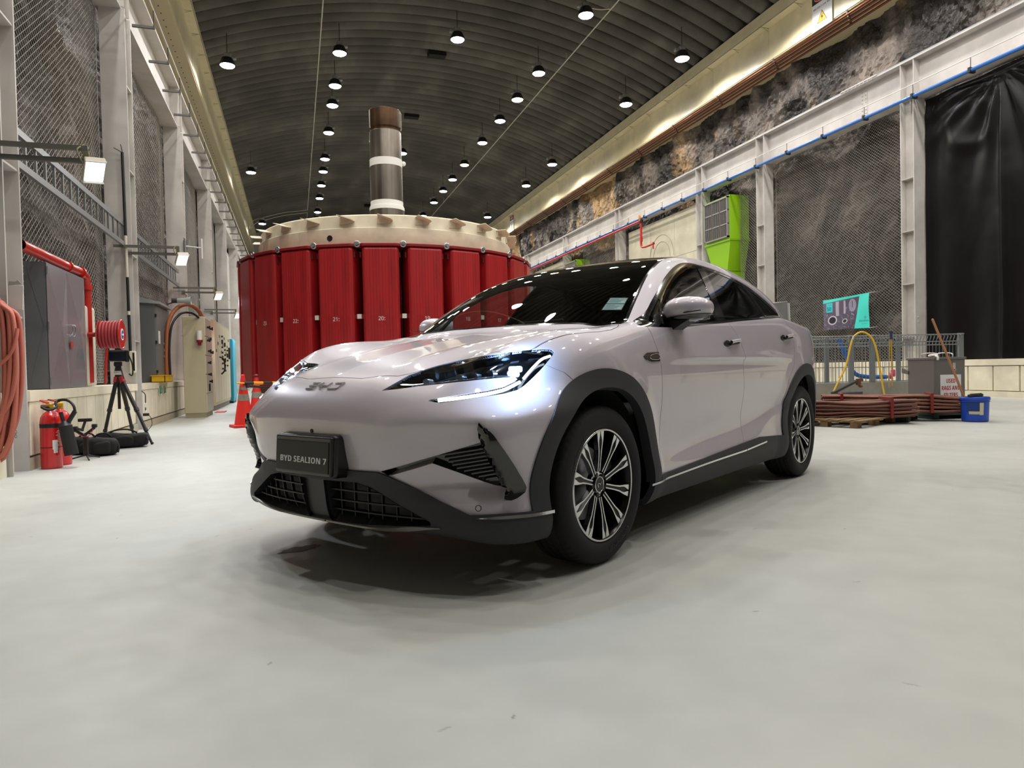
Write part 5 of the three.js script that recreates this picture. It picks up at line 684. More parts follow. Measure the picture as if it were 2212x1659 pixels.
  const cm = new THREE.Group(); cm.name = 'camera'; cm.position.set(0.01, 1.16, 0); cm.rotation.y = 0.25; cm.scale.setScalar(1.2); tp.add(cm); new MB().rbox(0.19, 0.125, 0.09, 0.015, 0, 0, 0).rbox(0.07, 0.04, 0.06, 0.01, -0.0, 0.075, 0).rbox(0.04, 0.13, 0.11, 0.012, 0.08, -0.005, 0).build('body', std(0x101113, 0.5), cm); new MB().rbox(0.15, 0.10, 0.006, 0.003, -0.02, -0.005, 0.049).build('screen', std(0x07080b, 0.15), cm); new MB().cyl(0.038, 0.042, 0.12, 0, -0.005, -0.1, PI / 2, 0, 0, 24).build('camera_lens', std(0x0b0b0c, 0.4), cm); new MB().tube([[0.09, 0.02, 0.05], [0.125, -0.1, 0.06], [0.12, -0.22, 0.05], [0.09, -0.2, 0.05]], 0.008, 24, 6).build('strap', TB, cm);
  // bags and a stand on the floor
  const BAG = std(0x0e0e10, 0.85, 0, { bumpMap: rep(bumpTex, 4, 4), bumpScale: 0.004 });
  const lump = (L, H, D, seed, pw = 0.5) => { const g = new THREE.SphereGeometry(1, 40, 26), p = g.attributes.position; for (let i = 0; i < p.count; i++) { let x = p.getX(i), y = p.getY(i), z = p.getZ(i); const e = (v) => Math.sign(v) * Math.pow(Math.abs(v), pw); const n = 1 + 0.10 * (fbm(x * 2 + seed, y * 2, z * 2, 3) - 0.5); x = e(x) * L / 2 * n; z = e(z) * D / 2 * n; y = e(y) * H / 2 * n - (y > 0 ? 0.02 * Math.sin(x * 9 + seed) : 0); p.setXYZ(i, x, Math.max(y, -H / 2), z); } g.computeVertexNormals(); return g; };
  const bag = (label, p, turn, L, H, D, seed) => { const o = thing('camera_bag', label, 'bag', p, turn, 'black camera bags on the floor'); new MB().at(lump(L, H, D, seed), 0, H / 2, 0).build('bag_body', BAG, o); new MB().at(lump(L * 0.55, H * 0.6, 0.08, seed + 3), -L * 0.05, H * 0.42, D / 2 - 0.005).build('pocket', BAG, o); new MB().tube([[-L * 0.3, H - 0.01, 0.02], [-L * 0.15, H + 0.03, 0.04], [L * 0.1, H + 0.035, 0.04], [L * 0.28, H - 0.01, 0.02]], 0.011, 30, 6).tube([[L * 0.42, H * 0.8, 0.05], [L * 0.5, H * 0.45, 0.10], [L * 0.47, 0.03, 0.12]], 0.010, 20, 6).build('strap', std(0x151517, 0.8), o); new MB().tube([[-L * 0.45, H * 0.82, D * 0.25], [0, H * 0.9, D * 0.32], [L * 0.45, H * 0.8, D * 0.22]], 0.004, 30, 6).build('zip', std(0x2b2b2e, 0.5), o); };
  bag('long black bag lying between the tripod legs', [-2.07, 0, -9.75], 0.08, 0.56, 0.19, 0.26, 1); bag('rounded black bag in front of the tripod, beside the small folding stand', [-2.10, 0, -8.92], 0.25, 0.30, 0.21, 0.30, 7); bag('low black bag against the wall behind the extinguishers', [-2.32, 0, -9.15], 0.4, 0.30, 0.20, 0.25, 13);
  const gb = thing('camera_gimbal', 'black camera gimbal with red cables standing on small folding legs', 'gimbal', [-2.17, 0, -8.52]); for (const a of [0.4, 2.5, 4.6]) new MB().rod([0, 0.05, 0], [Math.sin(a) * 0.16, 0.008, Math.cos(a) * 0.16], 0.008).build('leg', TB, gb); new MB().rbox(0.05, 0.20, 0.05, 0.012, 0, 0.15, 0).build('grip', TB, gb); new MB().rod([0, 0.25, 0], [-0.09, 0.31, -0.02], 0.018, 10).rbox(0.05, 0.06, 0.05, 0.012, -0.10, 0.33, -0.02).rod([-0.1, 0.34, -0.02], [-0.01, 0.32, 0.06], 0.014).rod([0.0, 0.27, 0.0], [0.09, 0.34, 0.01], 0.015, 10).rbox(0.05, 0.04, 0.05, 0.01, 0.09, 0.36, 0.01).rod([-0.02, 0.33, 0.03], [0.0, 0.41, 0.0], 0.014).rbox(0.13, 0.035, 0.05, 0.008, 0.0, 0.425, 0).build('gimbal_arm', TB, gb); new MB().tube([[-0.06, 0.28, 0.03], [0.0, 0.25, 0.06], [0.06, 0.27, 0.05], [0.08, 0.33, 0.03]], 0.004, 24, 6).build('cable', std(0xa8242a, 0.5), gb);
  // pole on the second column
  const pl = thing('banded_pole', 'slim pole banded black and cream, fixed to the second column on the left', 'pole', [-2.53, 1.15, -12.49]); const bands = [[0, 0.72, 0], [0.72, 0.78, 1], [0.78, 1.32, 0], [1.32, 1.48, 1], [1.48, 1.98, 1], [1.98, 2.6, 0], [2.6, 3.3, 0]]; for (const [a, b, c] of bands) new MB().rod([0.02 - a * 0.007, a, 0], [0.02 - b * 0.007, b, 0], 0.022, 12).build('band', std(c ? 0xd2cab8 : 0x18181a, 0.5), pl); new MB().rod([0, 3.3, 0], [-0.02, 3.42, 0.01], 0.006).rod([-0.01, 3.3, 0], [-0.12, 3.36, 0.02], 0.006).build('hook', DARKSTEEL, pl);
  const sb = thing('junction_box', 'flat beige box with a black face on the second column, above a plugged in cable', 'box', [-2.48, 0.94, -12.50]); new MB().rbox(0.085, 0.35, 0.10, 0.01, 0, 0.175, 0).build('box', std(0xcfcbb4, 0.5), sb); new MB().rbox(0.03, 0.29, 0.104, 0.006, 0.02, 0.18, 0.002).build('black_face', std(0x0c0c0d, 0.4), sb);
  const pc = thing('power_lead', 'power lead with white and black plug hanging below the beige box on the column', 'cable', [-2.34, 0.3, -12.45]); new MB().tube([[-0.02, 0.35, 0], [0.03, 0.30, 0.02], [0.035, 0.2, 0.02], [0.03, 0.02, 0.02]], 0.008, 24, 6).tube([[0.06, -0.02, 0.03], [0.11, -0.08, 0.05], [0.12, -0.2, 0.05], [0.05, -0.29, 0.05]], 0.005, 24, 6).build('cable', std(0x202022, 0.6), pc); new MB().rbox(0.04, 0.07, 0.03, 0.008, 0.03, 0.12, 0.02).rbox(0.035, 0.05, 0.03, 0.008, 0.03, 0.01, 0.02).build('plug', std(0xdcdcd8, 0.5), pc); new MB().rbox(0.09, 0.045, 0.04, 0.01, 0.04, -0.03, 0.03).build('socket', std(0x111112, 0.5), pc);
  // small roofed cabinet
  const rc = thing('outdoor_cabinet', 'dark grey cabinet with a sloping metal roof behind the second column', 'cabinet', [-2.58, 0.77, -15.0]); new MB().span(-0.20, 0, 0.55, 0.10, 1.48, -0.85).build('body', std(0x6a6d6e, 0.5, 0.3), rc); for (const [a, b] of [[0.53, -0.15], [-0.17, -0.83]]) { const g = new THREE.Group(); g.name = 'door'; rc.add(g); new MB().span(0.10, 0.04, a, 0.125, 1.42, b).build('door_panel', std(0x7b7e7e, 0.45, 0.3), g); for (const y of [0.5, 0.62, 0.74]) new MB().rbox(0.02, 0.04, 0.05, 0.006, 0.14, y, a === 0.53 ? b + 0.06 : a - 0.06).build('latch', CHROME, g); } new MB().ext([[-0.25, 0], [0.2, -0.03], [0.2, 0.01], [-0.25, 0.12]], 1.5, new THREE.Matrix4().setPosition(0, 1.49, -0.9)).build('roof', std(0xa4a6a6, 0.4, 0.4), rc); for (const y of [0.2, 0.75, 1.25]) new MB().box(0.03, 0.05, 0.05, 0.115, y, 0.53).build('hinge', std(0x151515, 0.5), rc); new MB().box(0.004, 0.24, 0.16, 0.128, 0.85, 0.3).build('notice', std(0xe6e6e2, 0.7), rc);
  const tub = thing('plastic_tub', 'yellow plastic tub standing on the low left wall', 'tub', [-2.44, 0.767, -14.9]); const TY = std(0xd6a90f, 0.45); new MB().span(-0.12, 0, 0.55, 0.12, 0.012, -0.3).span(-0.12, 0, 0.55, -0.108, 0.13, -0.3).span(0.108, 0, 0.55, 0.12, 0.13, -0.3).span(-0.12, 0, 0.55, 0.12, 0.13, 0.538).span(-0.12, 0, -0.288, 0.12, 0.13, -0.3).build('tub_body', TY, tub); new MB().rbox(0.27, 0.02, 0.89, 0.008, 0, 0.13, 0.125).build('rim', TY, tub); tub.children[1].scale.set(1, 0.6, 1); tub.children[1].position.y = 0.05; for (let k = 0; k < 5; k++) new MB().box(0.006, 0.11, 0.03, 0.123, 0.06, 0.45 - k * 0.17).build('rib', TY, tub);
  for (const [z, w] of [[-14.45, 'nearer'], [-14.9, 'farther']]) { const s = thing('exit_sign', `small green and white running man sign on the low left wall, ${w} of the two`, 'sign', [-2.425, 0.62, z]); new MB().box(0.006, 0.17, 0.26, 0, 0, 0).build('sign_plate', std(0xe8ebe6, 0.5), s); new MB().box(0.004, 0.15, 0.10, 0.003, 0, 0.06).build('green_field', std(0x1d7a46, 0.5), s); const fm = new MB(); fm.rod([0.006, 0.05, -0.05], [0.006, 0.0, -0.04], 0.012).rod([0.006, 0.0, -0.04], [0.006, -0.06, -0.08], 0.009).rod([0.006, 0.0, -0.04], [0.006, -0.06, -0.01], 0.009).rod([0.006, 0.035, -0.05], [0.006, 0.0, -0.09], 0.007).at(new THREE.SphereGeometry(0.016, 10, 8), 0.006, 0.07, -0.055, 0, 0, 0, [0.3, 1, 1]); fm.build('pictogram', std(0x1d7a46, 0.5), s); }
  // brown and black conduits arching to the cabinets, horn
  const cd = thing('arched_conduit', 'thick brown cable arching from behind the roofed cabinet over to the beige cabinet', 'cable', [-2.42, 0.8, -15.2]); new MB().tube([[-0.01, -0.02, 0], [0.0, 0.6, 0], [0.05, 1.15, -0.05], [0.18, 1.42, -0.15], [0.36, 1.53, -0.35], [0.52, 1.44, -0.6], [0.60, 1.28, -0.75]], 0.04, 60, 12).build('conduit', std(0x9a5a36, 0.5), cd);
  const cd2 = thing('arched_conduit', 'thinner black cable arching inside the brown one', 'cable', [-2.36, 0.8, -15.2]); new MB().tube([[0.0, -0.02, 0], [0.0, 0.7, 0], [0.06, 1.12, -0.05], [0.2, 1.33, -0.2], [0.36, 1.36, -0.4], [0.5, 1.25, -0.75]], 0.022, 60, 10).build('conduit', std(0x1b1b1c, 0.5), cd2);
  const hn = thing('alarm_horn', 'grey alarm horn above the arching brown cable', 'horn', [-2.1, 2.38, -15.3]); new MB().lathe([[0.0, 0.12], [0.045, 0.12], [0.05, 0.0], [0.06, -0.05], [0.085, -0.14], [0.08, -0.145], [0.04, -0.05], [0.0, -0.03]], 24, 0, 0, 0, 0, 0, PI / 2).build('horn_body', std(0xa9abac, 0.4, 0.2), hn); new MB().cyl(0.05, 0.05, 0.1, -0.16, 0, 0, 0, 0, PI / 2).rod([-0.05, 0, 0], [-0.3, -0.06, -0.1], 0.012).build('driver', std(0x222324, 0.5), hn);
  const an = thing('wireless_antenna', 'white antenna bar on a short bracket fixed to the third left column', 'antenna', [-2.05, 3.9, -18.17]); new MB().rbox(0.035, 0.48, 0.035, 0.01, 0, 0, 0).build('antenna_bar', std(0xe6e6e4, 0.4), an); new MB().rod([-0.36, 0.05, 0], [-0.02, 0.02, 0], 0.018).build('bracket', std(0xd6d6d4, 0.4), an); new MB().cyl(0.03, 0.03, 0.28, -0.37, 0.05, 0).build('mount_post', STEEL, an);
  // control cabinets
  const BG = std(0xbdb596, 0.5), BGF = std(0xc9c4ac, 0.5), BK = std(0x141415, 0.5);
  const c1 = thing('control_cabinet', 'first tall beige control cabinet, with a red and white plug on its near side', 'cabinet', [-2.0, 0, -16.45]); new MB().rbox(0.42, 2.02, 1.20, 0.012, 0, 1.10, 0).build('body', BG, c1); new MB().span(-0.20, 0, 0.59, 0.20, 0.09, -0.59).build('plinth', std(0x9d967b, 0.6), c1); for (let k = 0; k < 5; k++) new MB().rbox(0.02, 0.385, 1.16, 0.006, 0.215, 0.30 + k * 0.40, 0).build('front_panel', BGF, c1); for (const [y, z] of [[1.9, 0.3], [1.9, -0.2], [1.66, 0.1], [1.62, 0.35], [1.4, 0.2], [1.38, -0.2], [1.15, 0.3], [0.9, 0.25], [0.75, 0.1]]) new MB().cyl(0.02, 0.025, 0.05, 0.25, y, z, 0, 0, PI / 2, 14).rbox(0.03, 0.07, 0.02, 0.006, 0.28, y, z).build('switch_knob', BK, c1); new MB().box(0.03, 0.16, 0.05, 0.24, 0.62, 0.2).build('handle', BK, c1);
  new MB().cyl(0.055, 0.055, 0.20, 0.12, 1.71, 0.66, 0, 0, 0, 24).box(0.08, 0.1, 0.08, 0.12, 1.72, 0.62).build('plug_body', std(0xe5e2da, 0.4), c1); new MB().cyl(0.062, 0.058, 0.05, 0.12, 1.59, 0.66, 0, 0, 0, 24).cyl(0.035, 0.03, 0.08, 0.12, 1.54, 0.66, 0, 0, 0, 20).build('plug_tip', std(0x8c1420, 0.35), c1);
  const c2 = thing('control_cabinet', 'second, longer beige control cabinet full of black switches, between the first and the turquoise one', 'cabinet', [-2.12, 0, -20.75]); new MB().rbox(0.44, 2.14, 4.2, 0.012, 0, 1.19, 0).build('body', BG, c2); new MB().span(-0.2, 0, 2.08, 0.19, 0.12, -2.08).build('plinth', std(0x77746a, 0.6), c2); for (let k = 0; k < 6; k++) { new MB().rbox(0.02, 2.0, 0.67, 0.006, 0.225, 1.2, 1.75 - k * 0.7).build('door', BGF, c2); } for (const [z, y0, n2] of [[0.35, 1.05, 7], [-0.35, 1.0, 6], [-1.05, 1.15, 4]]) for (let k = 0; k < n2; k++) new MB().rbox(0.05, 0.05 + (k % 3 === 2 ? 0.07 : 0), 0.05, 0.01, 0.25, y0 + k * 0.145, z).build('switch_knob', BK, c2); new MB().rbox(0.05, 0.34, 0.22, 0.01, 0.255, 1.52, -1.7).build('control_screen', BK, c2); for (let k = 0; k < 9; k++) new MB().rbox(0.012, 0.07, 0.2, 0.003, 0.238, 1.5 + 0.2 * (k % 3), 1.7 - k * 0.42).build('meter', std(0x55564f, 0.5), c2);
  new MB().tube([[0.26, 1.35, 1.2], [0.34, 1.3, 1.15], [0.36, 1.0, 1.1], [0.28, 0.9, 1.1]], 0.02, 24, 8).build('handset_cord', BK, c2);
  const c3 = thing('control_cabinet', 'narrow turquoise blue cabinet at the far end of the beige row', 'cabinet', [-2.08, 0, -23.9]); new MB().rbox(0.46, 1.95, 1.1, 0.015, 0, 1.03, 0).build('body', std(0x2f9cbb, 0.5), c3); new MB().span(-0.2, 0, 0.53, 0.22, 0.08, -0.53).build('plinth', BK, c3); new MB().rbox(0.02, 1.8, 0.52, 0.006, 0.235, 1.05, 0.27).rbox(0.02, 1.8, 0.52, 0.006, 0.235, 1.05, -0.27).build('door', std(0x48b0cb, 0.45), c3);
  const mt = thing('floor_mat', 'small red mat on the floor at the foot of the second beige cabinet', 'mat', [-1.72, 0, -17.9]); new MB().rbox(0.22, 0.012, 0.55, 0.005, 0, 0.007, 0).build('mat', std(0xc03f48, 0.8), mt); new MB().box(0.01, 0.014, 0.55, 0.11, 0.008, 0).build('edge', std(0x8c2a30, 0.8), mt);
}
// wire lines on bracket arms along both crane beams, and the pipes on the right
{
  const W = std(0xe6e2d8, 0.45), BRK = std(0x2f3033, 0.5, 0.4);
  const wl = thing('guard_wire', 'pale guard wire on dark bracket arms along the left crane beam', 'wire', [-2.12, 6.75, 0]); new MB().rod([0, 0.30, 6], [0, 0.30, -48], 0.012).build('wire', W, wl); for (let z = -1.9; z > -46; z -= 1.40) { new MB().span(-0.33, -0.02, z, 0.02, 0.02, z - 0.04).build('arm', std(0x63625e, 0.5, 0.5), wl); new MB().rod([0, 0, z - 0.02], [0, 0.32, z - 0.02], 0.008).build('rod', BRK, wl); }
  const wr = thing('guard_wire', 'pale guard wire above the blue pipe along the right crane beam', 'wire', [15.10, 7.55, 0]); new MB().rod([0, 0.30, 6], [0, 0.30, -52], 0.012).build('wire', W, wr);
  const bp = thing('compressed_air_pipe', 'bright blue pipe on black brackets along the bottom of the right crane beam', 'pipe', [15.10, 7.55, 0]); new MB().rod([0, 0, 6], [0, 0, -52], 0.042, 12).build('pipe', phys(0x2a6fc4, 0.35, 0, { clearcoat: 0.3 }), bp);
  for (let z = -9.2; z > -50; z -= 1.58) { new MB().span(-0.06, -0.06, z, 0.12, 0.06, z - 0.06).build('bracket', BRK, bp); new MB().rod([0, 0.02, z - 0.03], [0, 0.31, z - 0.03], 0.008).build('rod', BRK, bp); }
  const rp = thing('hydrant_pipe', 'red pipe below the far half of the blue pipe, with a yellow hand wheel', 'pipe', [15.05, 7.42, -28.6]); const PR = std(0xb51d1d, 0.4); new MB().rod([0, 0, 0], [0, -0.02, -24], 0.05, 12).tube([[0, 0.0, 0.05], [0, -0.1, 0.15], [0, -0.6, 0.16], [0, -1.15, 0.18], [0, -1.22, 0.4], [0, -1.22, 1.3]], 0.05, 60, 10).rod([0, -1.15, 1.25], [0, -1.45, 1.25], 0.03).build('pipe', PR, rp); new MB().cyl(0.09, 0.09, 0.14, 0, -0.02, 0.18).build('valve', BRK, rp); new MB().at(new THREE.TorusGeometry(0.13, 0.022, 8, 28), -0.08, 0.12, 0.2, 0, PI / 2 - 0.3, 0).rod([-0.08, 0.0, 0.2], [-0.08, 0.25, 0.2], 0.012).rod([-0.08, 0.12, 0.08], [-0.08, 0.12, 0.32], 0.012).build('hand_wheel', std(0xd58a1c, 0.5), rp); new MB().box(0.1, 0.18, 0.1, 0, -0.85, 0.17).build('clamp', PR, rp);
  const CU = phys(0x7d4634, 0.32, 0.85); const N4 = ['uppermost', 'second', 'third', 'lowest']; for (let k = 0; k < 4; k++) { const o = thing('busbar_conductor', `${N4[k]} of the four long copper conductors under the cream beam on the right`, 'conductor', [15.44 + k * 0.13, 10.86 - k * 0.035, 0], 0, 'copper conductors under the right beam'); new MB().rod([0, 0, 8], [0, 0, -60], 0.032, 10).build('conductor', CU, o); for (let z = -10 - k * 0.1; z > -52; z -= 3.24) new MB().box(0.05, 0.12, 0.05, 0, 0.05, z).build('insulator', std(0x5c5650, 0.6), o); }
}
{ // conduits along the vault
  const C = std(0xc9c5b4, 0.4, 0.4); const line = (label, x, drop, zf, extra) => { const o = thing('vault_conduit', label, 'conduit'); const y = vaultY(x, drop); const m = new MB().rod([x, y, 6], [x, y, zf], 0.026, 8); if (extra) for (const e of extra) m.tube(e, 0.022, 30, 6); m.build('conduit_run', C, o); for (let z = 2; z > zf + 2; z -= 4.1) new MB().rod([x, y, z], [x + (x > 5 ? 0.05 : -0.03), vaultY(x, 0.1) + 0.1, z], 0.012).build('hanger', C, o); };
  const q = (x, z, d) => [x, vaultY(x, d), z]; line('thin pale conduit down the left half of the vault, bending near the far end', 1.24, 0.35, -56.5, [[q(1.24, -56.5, 0.35), q(0.4, -56.3, 0.35), q(-0.43, -55.9, 0.35), q(-1.6, -55.8, 0.35), [-2.6, 12.45, -55.9], [-2.9, 12.2, -56], [-2.98, 11.8, -56]]]);
  line('thin pale conduit running down the right half of the vault', 10.85, 0.35, -58, [[[10.85, vaultY(10.85, 0.35), -22.4], [10.4, vaultY(10.4, 0.5), -22.45], [9.95, vaultY(9.93, 0.55), -22.5]]]); const o = thing('vault_conduit', 'lower conduit branch beside the bend at the far end of the left conduit', 'conduit'); new MB().rod(q(1.24, -57.4, 0.35), q(1.24, -61, 0.35), 0.024).tube([q(1.24, -57.4, 0.35), q(0.4, -57.2, 0.35), q(-0.43, -56.9, 0.35), q(-1.6, -56.8, 0.35), [-2.6, 12.4, -56.9], [-2.98, 11.9, -57]], 0.022, 40, 6).build('conduit_run', C, o);
}
// ---------------------------------------------------------------- right wall
{
  const GR = std(0x8fc31a, 0.42), GRD = std(0x7fae18, 0.45), LV = std(0x9b9894, 0.4, 0.5), LVD = std(0x35332f, 0.6);
  const hvac = (label, z0, z1, y0, y1) => { const o = thing('ventilation_unit', label, 'air duct', [15.25, 0, 0]); const w = z0 - z1;
    new MB().span(0, y0, z0, 0.8, y1, z1).build('duct_box', GR, o); new MB().span(-0.04, y0 - 0.03, z0 + 0.03, 0.84, y0 + 0.03, z1 - 0.03).build('flange', GRD, o);
    const zc = (z0 + z1) / 2, P = [[0, y0 - 0.03, z0], [0.8, y0 - 0.03, z0], [0.8, y0 - 0.03, z1], [0, y0 - 0.03, z1], [0.1, y0 - 1.05, z0 - w * 0.22], [0.85, y0 - 1.05, z0 - w * 0.22], [0.85, y0 - 1.05, z1 + w * 0.22], [0.1, y0 - 1.05, z1 + w * 0.22]], q = (a, b, c, d) => [P[a], P[b], P[c], P[a], P[c], P[d]].flat(), g = new THREE.BufferGeometry(); g.setAttribute('position', new THREE.Float32BufferAttribute([...q(0, 3, 7, 4), ...q(1, 0, 4, 5), ...q(2, 1, 5, 6), ...q(3, 2, 6, 7)], 3)); g.computeVertexNormals(); new MB().add(g).build('hopper', GR, o);
    new MB().span(0.07, y0 - 1.09, z0 - w * 0.2, 0.88, y0 - 1.03, z1 + w * 0.2).build('flange', GRD, o); new MB().span(0.1, 0.87, z0 - w * 0.22, 0.85, y0 - 1.05, z1 + w * 0.22).build('down_duct', GR, o);
    new MB().span(-0.05, y0 + 0.12, z0 - 0.06, 0, y1 - 0.06, z1 + 0.06).build('louvre_backing', LVD, o); const fr = new MB(); const a = z0 - 0.05, b = z1 + 0.05, c = y0 + 0.1, d = y1 - 0.05; fr.span(-0.09, c, a, 0, c + 0.05, b).span(-0.09, d - 0.05, a, 0, d, b).span(-0.09, c, a, 0, d, a - 0.04).span(-0.09, c, b, 0, d, b + 0.04); fr.build('louvre_frame', LV, o);
    for (let k = 1; k < 3; k++) { new MB().span(-0.08, c, a - (a - b) * k / 3 + 0.025, -0.02, d, a - (a - b) * k / 3 - 0.025).build('mullion', std(0x5b5148, 0.6), o); new MB().span(-0.075, c + (d - c) * k / 3 - 0.02, a, -0.02, c + (d - c) * k / 3 + 0.02, b).build('mullion', LV, o); }
    const n = 24; for (let k = 0; k < n; k++) { const z = a - (a - b) * (k + 0.5) / n; new MB().box(0.05, d - c - 0.08, 0.012, -0.045, (c + d) / 2, z, 0, 0.5, 0).build('louvre_slat', LV, o); } };
  hvac('large lime green duct with a grey louvre, on the right wall above the car roof', -22.0, -23.6, 5.42, 7.05); hvac('small distant lime green duct low over the windscreen, farther along the right wall', -36.45, -38.1, 6.0, 6.95);
  // black plastic sheet
  { const z0 = -14.0, z1 = -8.0, bz = -11.95, by = 7.35, nz = 130, ny = 90, P = [], I = []; for (let j = 0; j <= ny; j++) for (let i = 0; i <= nz; i++) { const z = lerp(z0, z1, i / nz), y = lerp(0.86, 7.5, j / ny), dz = z - bz, dy = by - y, ang = Math.atan2(dz, dy + 0.15), rad = Math.hypot(dz, dy); let d = 0.05 * Math.sin(ang * 17 + 1.2 * Math.sin(ang * 5)) * Math.exp(-rad / 2.6) * sstep(0, 0.5, rad); d += 0.14 * gaussE(dz - 0.05, 0.06) * sstep(0, 1.5, dy) * 0.6; d += 0.03 * Math.sin(z * 5.1 + 0.6 * Math.sin(y * 0.7)) + 0.10 * (fbm(z * 0.7, y * 0.3, 5.5, 3) - 0.5) + 0.03 * (fbm(z * 2.5, y * 1.6, 8.5, 3) - 0.5); d += 0.045 * gaussE(Math.hypot(dz + 0.75, (dy - 0.9) * 1.2) - 0.55, 0.13) * (dz < 0.1 ? 1 : 0) * sstep(0.1, -0.4, dz); P.push(15.50 - d, y, z); } for (let j = 0; j < ny; j++) for (let i = 0; i < nz; i++) { const a = j * (nz + 1) + i; I.push(a, a + nz + 1, a + 1, a + 1, a + nz + 1, a + nz + 2); }
    const g = new THREE.BufferGeometry(); g.setAttribute('position', new THREE.Float32BufferAttribute(P, 3)); g.setIndex(I); g.computeVertexNormals(); const o = thing('plastic_sheet', 'huge black plastic sheet hanging in folds over the nearest bay of the right wall', 'plastic sheet'); fin(new THREE.Mesh(g, new THREE.MeshPhysicalMaterial({ color: 0x050506, roughness: 0.36, specularIntensity: 0.45, side: THREE.DoubleSide })), 'sheet', o); new MB().tube([[15.45, 7.42, -13.0], [15.44, 7.38, -12.4], [15.36, 7.34, -11.95], [15.42, 7.4, -11.0], [15.44, 7.42, -9]], 0.02, 40, 6).build('gathered_hem', std(0x0b0b0d, 0.3), o); }
  // banner
  { const o = thing('banner', 'turquoise banner with a monochrome machinery picture and the number 50, hung on the mesh', 'banner');
    const tex = canvasTex(1024, 560, (g, w, h) => { g.fillStyle = '#3fd6c6'; g.fillRect(0, 0, w, h); g.save(); g.beginPath(); g.moveTo(0, 60); g.lineTo(w * 0.80, 30); g.lineTo(w * 0.70, h); g.lineTo(0, h); g.clip(); const gr = g.createLinearGradient(0, 0, w, h); gr.addColorStop(0, '#6b6375'); gr.addColorStop(1, '#332c3d'); g.fillStyle = gr; g.fillRect(0, 0, w, h); const r = rng(9); for (let k = 0; k < 260; k++) { const v = Math.floor(40 + r() * 130); g.fillStyle = `rgba(${v},${v - 6},${v + 10},0.55)`; g.save(); g.translate(r() * w * 0.8, 150 + r() * (h - 150)); g.rotate(r() * 3); g.fillRect(0, 0, 8 + r() * 70, 4 + r() * 14); g.restore(); } g.fillStyle = '#a9a3b3'; g.fillRect(300, 60, 70, 260); g.fillRect(470, 60, 40, 230); g.fillStyle = '#574f62'; g.fillRect(370, 90, 100, 200); g.fillStyle = '#8c8698'; g.beginPath(); g.ellipse(660, 160, 85, 110, 0, 0, 7); g.fill(); g.fillStyle = '#4a4356'; g.fillRect(650, 90, 18, 110); for (const [x, y, a, b] of [[210, 390, 110, 80], [500, 420, 60, 40]]) { g.fillStyle = '#c9c4cf'; g.beginPath(); g.ellipse(x, y, a, b, -0.2, 0, 7); g.fill(); g.fillStyle = '#1d1825'; g.beginPath(); g.ellipse(x, y, a * 0.75, b * 0.75, -0.2, 0, 7); g.fill(); } g.restore(); g.fillStyle = '#2fc3c9'; g.fillRect(80, 70, 150, 170); g.fillStyle = '#14576f'; g.font = 'bold 96px sans-serif'; g.fillText('50', 96, 210); g.font = '26px sans-serif'; g.fillText('YEARS', 130, 115); g.font = 'bold 46px sans-serif'; g.fillStyle = '#157a86'; g.fillText('Meridian', w * 0.79, 455); g.font = '20px sans-serif'; g.fillText('The Power to', w * 0.84, 495); g.strokeStyle = '#157a86'; g.lineWidth = 8; g.beginPath(); g.arc(w * 0.92, 385, 16, 0, 7); g.stroke(); });
    const q = [V3(15.38, 2.74, -17.52), V3(15.38, 2.795, -15.73), V3(15.38, 1.812, -15.75), V3(15.38, 1.85, -17.50)], n = 16, P = [], T = [], I = []; for (let j = 0; j <= n; j++) for (let i = 0; i <= n; i++) { const p = q[0].clone().lerp(q[1], i / n).lerp(q[3].clone().lerp(q[2], i / n), j / n); P.push(p.x - 0.02 * Math.sin(i * 0.5) * Math.sin(j * 0.3), p.y, p.z); T.push(i / n, 1 - j / n); } for (let j = 0; j < n; j++) for (let i = 0; i < n; i++) { const a = j * (n + 1) + i; I.push(a, a + n + 1, a + 1, a + 1, a + n + 1, a + n + 2); } const g = new THREE.BufferGeometry(); g.setAttribute('position', new THREE.Float32BufferAttribute(P, 3)); g.setAttribute('uv', new THREE.Float32BufferAttribute(T, 2)); g.setIndex(I); g.computeVertexNormals(); fin(new THREE.Mesh(g, new THREE.MeshStandardMaterial({ map: tex, roughness: 0.55, side: THREE.DoubleSide })), 'banner_sheet', o); for (const p of q) new MB().rod([p.x, p.y, p.z], [15.66, p.y + 0.03, p.z], 0.008).build('tie', std(0xdddddd, 0.6), o); }
